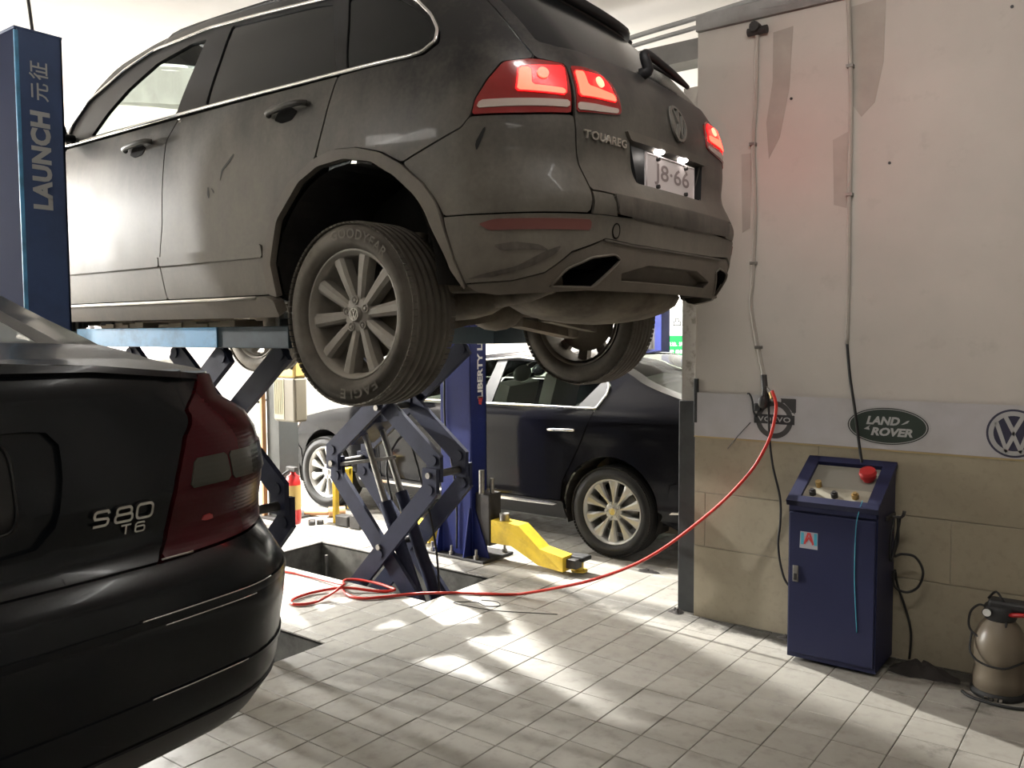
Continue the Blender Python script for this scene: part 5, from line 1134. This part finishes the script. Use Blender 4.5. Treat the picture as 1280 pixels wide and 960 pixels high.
# distant workbench clutter beyond the black sedan boot
wb_=thing('machine','grey workshop machine against the far wall','machine',(-7.4,3.5,0)); m_=MB(); m_.box(-7.8,-7.2,3.25,4.05,0,1.22,.02); m_.build('machine_body','steel',wb_); m_=MB(); m_.box(-7.6,-7.3,3.55,3.80,1.22,1.42,.02); m_.cyl((-7.45,3.62,1.42),(-7.45,3.62,1.55),.06,14); m_.build('machine_head','fixture_white',wb_)
rc_=thing('tool_rack','dark rack holding red parts against the far wall','rack',(-7.5,2.9,0)); m_=MB(); m_.box(-7.8,-7.3,2.45,3.10,0,1.20,.01); m_.build('rack_body','dark_steel',rc_)
for k in range(5): MB().box(-7.34,-7.28,2.62+k*.08,2.68+k*.08,1.20,1.28+.02*(k%3),.004).build('part_box','red_plastic',rc_)
bd_=thing('leaning_bar','dark bar leaning against the far wall beside the grey machine','bar',(-7.3,3.17,0)); MB().bar((-7.3,3.18,0),(-7.96,3.16,1.75),.05,.03).build('bar_rod','dark_steel',bd_)
# ------------------------------------------------------------------ banner with maker badges on the right wall
bn=thing('banner','long white wall banner with three maker badges','banner',(2.6,WY,.99))
MB().box(1.157,X1-.05,WY-.0055,WY-.0045,.993,1.226,.0).build('banner_sheet','banner_white',bn)
fB=lambda x,z,y=0:(lambda u,v,*q:Vector((x+u,WY-.0060-y,z+v)))
D_=(0,-.0008,0)
ve=MB(); f=fB(1.595,1.103); ring(ve,f,.070,.096,D_,40); stroke(ve,f,[(.035,.098),(.100,.098),(.100,.040)],.022,D_); ve.add([f(.03,.11),f(.105,.11),f(.105,.03)],[(0,1,2)]); ve.build('round_emblem','ink_grey',bn)
m_=MB(); m_.add([fB(1.595,1.103,.0015)(u,v) for u,v in ((-.105,-.022),(.105,-.022),(.105,.026),(-.105,.026))],[(0,1,2,3)]); m_.build('emblem_bar','ink_black',bn)
letter('emblem_word','VOLVO','ink_silver',bn,fB(1.595,1.105,.003),1,width=.170,height=.026,bold=.02,spacing=1.1)
def ell(a,b,n=48): return [(a*math.cos(2*PI*k/n),b*math.sin(2*PI*k/n)) for k in range(n)]
for a,b,mm,y in ((.190,.094,'ink_silver',0),(.180,.087,'ink_black',.0004),(.174,.082,'ink_silver',.0008),(.170,.079,'ink_green',.0012)):
    m_=MB(); m_.add([fB(2.137,1.103,y)(u,v) for u,v in ell(a,b)],[tuple(range(48))]); m_.build('oval_emblem',mm,bn)
letter('emblem_word','LAND','ink_silver',bn,fB(2.118,1.128,.002),1,width=.150,height=.040,bold=.045,shear=.25)
letter('emblem_word','ROVER','ink_silver',bn,fB(2.157,1.076,.002),1,width=.185,height=.040,bold=.045,shear=.25)
q=fB(2.137,1.103,.002)
for L in (((.060,.010),(.088,.030),(.098,.032),(.090,.020),(.072,.012)),((-.105,-.018),(-.078,-.022),(-.082,-.008),(-.074,.002))): MB().add([q(*p) for p in L],[tuple(range(len(L)))]).build('emblem_tick','ink_silver',bn)
for r,mm,y in ((.106,'ink_navy',0),(.097,'ink_silver',.0004)):
    m_=MB(); m_.add([fB(2.655,1.103,y)(u,v) for u,v in ell(r,r)],[tuple(range(48))]); m_.build('round_emblem',mm,bn)
m_=MB(); m_.add([fB(2.655,1.103,.0008)(u,v) for u,v in ell(.084,.084)],[tuple(range(48))]); m_.build('emblem_field','ink_navy',bn)
m_=MB(); vw_mark(m_,fB(2.655,1.103,.0012),.090,D_,.017); m_.build('emblem_mark','ink_silver',bn)
# ------------------------------------------------------------------ pipes, cables, air coupling
def pipe(name,label,cat,pts,r,m,clips=(),sp=6):
    t=thing(name,label,cat,pts[-1]); MB().tube(pts,r,8,smooth_path=sp).build('pipe_run',m,t)
    for p in clips: MB().box(p[0]-.016,p[0]+.016,p[1]-.014,WY+.008,p[2]-.008,p[2]+.008,.002).build('clip','steel',t)
    return t
yP=WY-.012
p1=pipe('air_pipe','old cream air pipe with a dark valve, left of the two on the wall','pipe',[(1.485,yP,3.07),(1.481,yP,2.736),(1.471,yP,2.499),(1.484,yP,2.137),(1.475,yP,1.814),(1.468,yP,1.692),(1.496,yP,1.528),(1.523,yP,1.406),(1.545,yP-.01,1.325)],.011,'plaster_patch',[(1.468,yP,2.50),(1.478,yP,1.90),(1.510,yP,1.47)])
m_=MB(); m_.cyl((1.44,yP-.01,3.055),(1.54,yP-.01,3.055),.02,10); m_.cyl((1.485,yP-.05,3.07),(1.485,yP,3.07),.025,10); m_.build('valve','dark_steel',p1)
p2=pipe('conduit','old cream cable conduit, right of the two on the wall','pipe',[(1.925,yP,3.12),(1.938,yP,2.882),(1.947,yP,2.584),(1.947,yP,2.173),(1.950,yP,1.833),(1.948,yP,1.489)],.010,'plaster_patch',[(1.947,yP,2.20),(1.94,yP,2.80)])
pipe('power_cable','black cable dropping from the conduit to the blue cabinet','cable',[(1.948,yP,1.50),(1.966,yP-.004,1.336),(1.991,yP-.006,1.183),(2.012,yP-.006,1.03),(2.035,1.775,.915)],.007,'cable_black')
for z,r,yy,nm in ((3.235,.015,WY+.02,'thick'),(3.175,.013,WY-.005,'thin')):
    pipe('ceiling_pipe','%s grey pipe running along the ceiling edge above the right wall'%nm,'pipe',[(-6,yy+.25,z),(-.5,yy+.22,z),(.9,yy+.10,z),(1.45,yy,z-.01),(1.9,yy,z-.02),(3.0,yy,z+.01),(4.3,yy,z+.01)],r,'beam_grey')
c1=thing('air_coupling','dark air regulator and coupling over the left wall badge','coupling',(1.57,1.77,1.10))
m_=MB(); m_.cyl((1.545,1.785,1.33),(1.555,1.775,1.26),.016,10); m_.cyl((1.556,1.772,1.27),(1.552,1.765,1.17),.014,10); m_.ball((1.55,1.765,1.195),.026,.022,.035,12,8); m_.build('regulator_body','dark_steel',c1)
m_=MB(); m_.tube([(1.56,1.775,1.27),(1.59,1.765,1.235),(1.61,1.755,1.20)],.010,8,smooth_path=3); m_.build('coupling_branch','steel',c1); MB().cyl((1.592,1.765,1.245),(1.606,1.755,1.215),.014,10).build('coupling_collar','brass',c1)
m_=MB(); m_.tube([(1.46,1.785,1.232),(1.475,1.78,1.228),(1.492,1.775,1.19),(1.50,1.77,1.14),(1.515,1.768,1.115)],.005,6,smooth_path=3); m_.build('drain_tube','rubber',c1); MB().box(1.50,1.535,1.765,1.79,1.145,1.185,.006).build('regulator_bowl','ink_black',c1)
MB().tube([(1.476,1.79,1.083),(1.41,1.792,1.01),(1.351,1.795,.936)],.0025,5).build('loose_wire','cable_black',c1)
pipe('black_hose','thin black hose falling down the wall to the side of the blue cabinet','hose',[(1.560,1.785,1.27),(1.571,1.785,1.203),(1.577,1.785,1.04),(1.596,1.785,.878),(1.636,1.785,.717),(1.641,1.785,.595),(1.631,1.785,.47),(1.649,1.785,.349),(1.685,1.785,.27),(1.775,1.76,.24)],.006,'cable_black')
hose=[(1.605,1.741,1.256),(1.625,1.744,1.189),(1.619,1.743,1.108),(1.593,1.739,1.006),(1.532,1.729,.88),(1.453,1.716,.771),(1.353,1.699,.658),(1.229,1.679,.54),(1.058,1.651,.393),(.88,1.622,.274),(.647,1.583,.163),(.452,1.551,.095),(.25,1.518,.034)]
hose+=[(x,y,.010) for x,y in [(0.145,1.501),(-0.017,1.402),(-0.168,1.312),(-0.313,1.187),(-0.426,1.029),(-0.51,0.93),(-0.607,0.916),(-0.707,0.959),(-0.814,1.042),(-0.875,1.135),(-0.741,1.19),(-0.52,1.175),(-0.481,1.143),(-0.544,1.078)]]
hose+=[(-.723,.967,.026),(-.834,.828,.012),(-.831,.678,.010),(-.747,.621,.010),(-.679,.733,.012),(-.723,.967,.042),(-.842,1.022,.02),(-1.17,1.042,.010),(-1.365,1.014,.010),(-1.9,.85,.010)]
hs=thing('air_hose','red air hose sagging from the wall and looped on the floor','hose',(-.5,1.0,0)); MB().tube(hose,.0085,8,smooth_path=6).build('hose_run','hose_red',hs)
m_=MB(); m_.tube([(x,y,.003) for x,y in ((.05,1.33),(.14,1.36),(.20,1.31),(.14,1.26),(.05,1.28),(-.05,1.20),(.20,1.22),(.45,1.33),(.55,1.38))],.0025,5,smooth_path=4); tag(m_.build('thin_wire','dark_steel'),'thin grey wire curled on the tiles near the pit corner','wire')
# ------------------------------------------------------------------ blue cabinet against the right wall
cb=thing('cabinet','blue steel machine cabinet with sloping control panel by the wall','cabinet',(1.985,1.64,0))
x0,x1,y0,y1=1.785,2.182,1.482,1.792; zf,zb=.765,.925
m_=MB(); m_.poly([(x0,y0+.012,.02),(x0,y1,.02),(x0,y1,zb-.02),(x0,y0+.012,zf-.02)],(x1-x0,0,0)); m_.build('body','cabinet_blue',cb)
m_=MB(); sl=Vector((0,y1-y0,zb-zf)).normalized(); nn=Vector((0,-sl.z,sl.y)); c_=Vector(((x0+x1)/2,(y0+y1)/2,(zf+zb)/2-.005)); L_=math.hypot(y1-y0,zb-zf)/2+.012
for s_,h_ in ((-1,.035),(1,.035)):
    m_.obox(c_+Vector((s_*((x1-x0)/2-.022),0,0)),(1,0,0),sl,nn,.028,L_,.014); m_.obox(c_+sl*s_*(L_-.022),(1,0,0),sl,nn,(x1-x0)/2+.006,.022,.014)
m_.build('top_frame','cabinet_blue',cb)
MB().box(x0+.004,x1-.004,y0-.001,y0+.012,zf-.045,zf-.008,.003).build('front_lip','cabinet_blue',cb)
dr=MB(); dr.box(x0+.006,x1-.006,y0-.004,y0+.012,.045,zf-.055,.004); door=dr.build('cabinet_door','cabinet_blue',cb)
lk=MB(); lk.box(x0+.028,x0+.054,y0-.012,y0-.004,.385,.462,.003); lk.build('lock_plate','steel',door); MB().box(x0+.034,x0+.048,y0-.018,y0-.012,.395,.425,.002).build('lock_handle','dark_steel',door)
gp=MB(); gp.obox(c_-nn*.006+sl*.035,(1,0,0),sl,nn,(x1-x0)/2-.045,L_-.085,.003); gp.build('gauge_window','panel_clear',cb)
gp=MB(); gp.obox(c_-nn*.004-sl*(L_-.092),(1,0,0),sl,nn,(x1-x0)/2-.045,.052,.004); pnl=gp.build('control_panel','panel_cream',cb)
for u,v in ((-.105,-.105),(-.005,-.108),(.085,-.100)):
    p=c_+Vector((u,0,0))+sl*v; k_=MB(); k_.cyl(p,p+nn*.022,.016,14); k_.cyl(p+nn*.022,p+nn*.030,.010,10); k_.build('knob','dark_steel' if u<.05 else 'brass',pnl)
p=c_+Vector((-.095,0,0))+sl*(-.040); MB().cyl(p,p+nn*.030,.014,12).build('knob','brass',pnl)
p=c_+Vector((.108,0,0))+sl*.045; k_=MB(); k_.cyl(p,p+nn*.02,.024,16); k_.cyl(p+nn*.02,p+nn*.04,.036,20); k_.cyl(p+nn*.04,p+nn*.055,.040,20,.034); k_.build('emergency_button','red_plastic',cb)
# sticker
sx,sz=1.885,.588; f=lambda u,v,*q:Vector((sx+u,y0-.0052,sz+v)); f2=lambda u,v,*q:Vector((sx+u,y0-.0060,sz+v))
st=MB(); st.add([f(-.043,-.040),f(.040,-.040),f(.040,.038),(f(-.040,.038))],[(0,1,2,3)]); stk=st.build('sticker','sticker_white',door)
m_=MB()
for u in (-.030,.030): m_.add([f2(u-.007,-.022),f2(u+.007,-.022),f2(u+.007,.034),f2(u-.007,.034)],[(0,1,2,3)])
m_.build('sticker_bar','sticker_cyan',stk)
m_=MB(); stroke(m_,f2,[(-.020,-.020),(-.004,.030),(.004,.030),(.020,-.020)],.009,(0,-.0006,0)); stroke(m_,f2,[(-.012,-.008),(0,.012),(.012,-.008)],.006,(0,-.0006,0)); m_.build('sticker_letter','print_red',stk)
MB().tube([(2.118,y0-.006,.80),(2.095,y0-.007,.70),(2.090,y0-.006,.55),(2.092,y0-.006,.40),(2.105,y0-.006,.20)],.0022,5,smooth_path=5).build('blue_string','sticker_cyan',cb)
# hook and cables on its right side
m_=MB(); m_.tube([(x1,1.70,.70),(x1+.05,1.70,.70),(x1+.062,1.70,.73)],.007,6,smooth_path=3); m_.box(x1,x1+.012,1.62,1.76,.69,.71,.002); m_.build('cable_hook','dark_steel',cb)
cc=thing('cable_coil','black cable looped on the hook at the cabinet side','cable',(2.25,1.72,0))
MB().tube([(2.215,1.70,.705),(2.222,1.69,.60),(2.205,1.69,.52),(2.232,1.72,.525),(2.285,1.74,.515),(2.318,1.75,.45),(2.298,1.75,.375),(2.25,1.74,.345),(2.205,1.72,.37),(2.20,1.72,.44)],.006,6,smooth_path=6).build('cable_loop','cable_black',cc)
MB().tube([(2.20,1.70,.69),(2.195,1.66,.58),(2.20,1.66,.50),(2.215,1.70,.62),(2.222,1.72,.70)],.006,6,smooth_path=6).build('cable_loop','cable_black',cc)
MB().tube([(2.20,1.74,.44),(2.205,1.775,.36),(2.239,1.785,.255),(2.265,1.785,.146),(2.262,1.78,.02)],.006,6,smooth_path=5).build('cable_tail','cable_black',cc)
# dark rags lying along the foot of the wall
def rag(name,label,cx_,cy_,rx,ry,h_,seed,cat='rag'):
    r_=random.Random(seed); n,m=18,6; vs=[(cx_,cy_,h_)]; fs=[]
    for j in range(1,m+1):
        for k in range(n):
            a=2*PI*k/n; q=j/m*(1+.18*math.sin(3*a+seed)+.12*r_.uniform(-1,1)*(j==m)); vs.append((cx_+rx*q*math.cos(a),cy_+ry*q*math.sin(a),max(.001,h_*(1-(j/m)**1.6)*(1+.5*math.sin(5*a+j+seed))) if j<m else .0012))
    fs=[(0,1+k,1+(k+1)%n) for k in range(n)]+[(1+(j-1)*n+k,1+j*n+k,1+j*n+(k+1)%n,1+(j-1)*n+(k+1)%n) for j in range(1,m) for k in range(n)]
    return mesh(name,vs,fs,'rag_dark',None,smooth=True,label=label,cat=cat)
rag('rag','oily dark rag heap on the floor right of the blue cabinet',2.33,1.68,.15,.075,.045,2)
rag('rag','small dark scrap at the foot of the dark pillar',1.06,1.80,.045,.03,.022,5)
rag('rag','flat black scrap on the tiles beside the saloon rear wheel',.55,2.43,.085,.035,.014,8)
rag('rag','dark scrap close by the left foot of the blue cabinet',1.70,1.755,.05,.035,.018,11)
# ------------------------------------------------------------------ pump bottle at the right edge
pb=thing('pump_bottle','cloudy plastic pump bottle with black head, right of the cabinet','bottle',(2.64,1.64,0))
m_=MB(); m_.lathe([(.001,.012),(.085,.012),(.098,.03),(.100,.08),(.092,.12),(.098,.15),(.103,.20),(.098,.25),(.075,.30),(.055,.325),(.052,.335)],(2.645,1.64,0),'z',28); m_.build('bottle_body','bottle_plastic',pb)
MB().lathe([(.070,.0),(.105,.0),(.108,.018),(.098,.028)],(2.645,1.64,0),'z',28).build('bottle_foot','rubber',pb)
m_=MB(); m_.lathe([(.001,.385),(.058,.385),(.062,.375),(.062,.335),(.056,.325)],(2.645,1.64,0),'z',24); m_.box(2.60,2.745,1.60,1.68,.372,.412,.012); m_.build('pump_head','ink_black',pb)
m_=MB(); m_.cyl((2.603,1.575,.362),(2.603,1.590,.362),.019,18); m_.build('pressure_gauge','dark_steel',pb); MB().cyl((2.603,1.573,.362),(2.603,1.5745,.362),.016,18).build('gauge_face','print_white',pb)
m_=MB(); m_.tube([(2.595,1.63,.37),(2.565,1.63,.375),(2.535,1.62,.34),(2.535,1.60,.28),(2.575,1.58,.25),(2.63,1.56,.255),(2.67,1.58,.30),(2.675,1.60,.36)],.005,6,smooth_path=6); m_.build('pump_tube','rubber',pb)
m_=MB(); m_.tube([(2.545,1.60,.26),(2.55,1.545,.19),(2.60,1.53,.155),(2.68,1.535,.15),(2.74,1.60,.17)],.0045,6,smooth_path=6); m_.build('pump_tube','rubber',pb); m_=MB(); m_.tube([(2.66,1.61,.41),(2.63,1.62,.445),(2.60,1.63,.41)],.005,6,smooth_path=5); m_.build('carry_loop','rubber',pb)
m_=MB(); m_.tube([(2.68,1.60,.36),(2.76,1.59,.375),(2.84,1.59,.36)],.010,8); m_.build('pump_grip','red_plastic',pb)
m_=MB(); m_.tube([(2.52,1.56,.008),(2.57,1.51,.008),(2.68,1.49,.008),(2.77,1.52,.008),(2.80,1.60,.008)],.007,6,smooth_path=5); tag(m_.build('hose_piece','rubber'),'short black hose end lying before the pump bottle','hose')
m_=MB(); 
for k in range(4): m_.obox((2.615+.018*k,1.525+.01*(k%2),.012),(1,.3*k,0),(0,1,.2),(0,0,1),.007,.004,.006)
tag(m_.build('metal_clip','chrome'),'shiny little metal clip on the floor before the pump bottle','clip')
bpy.context.view_layer.update()
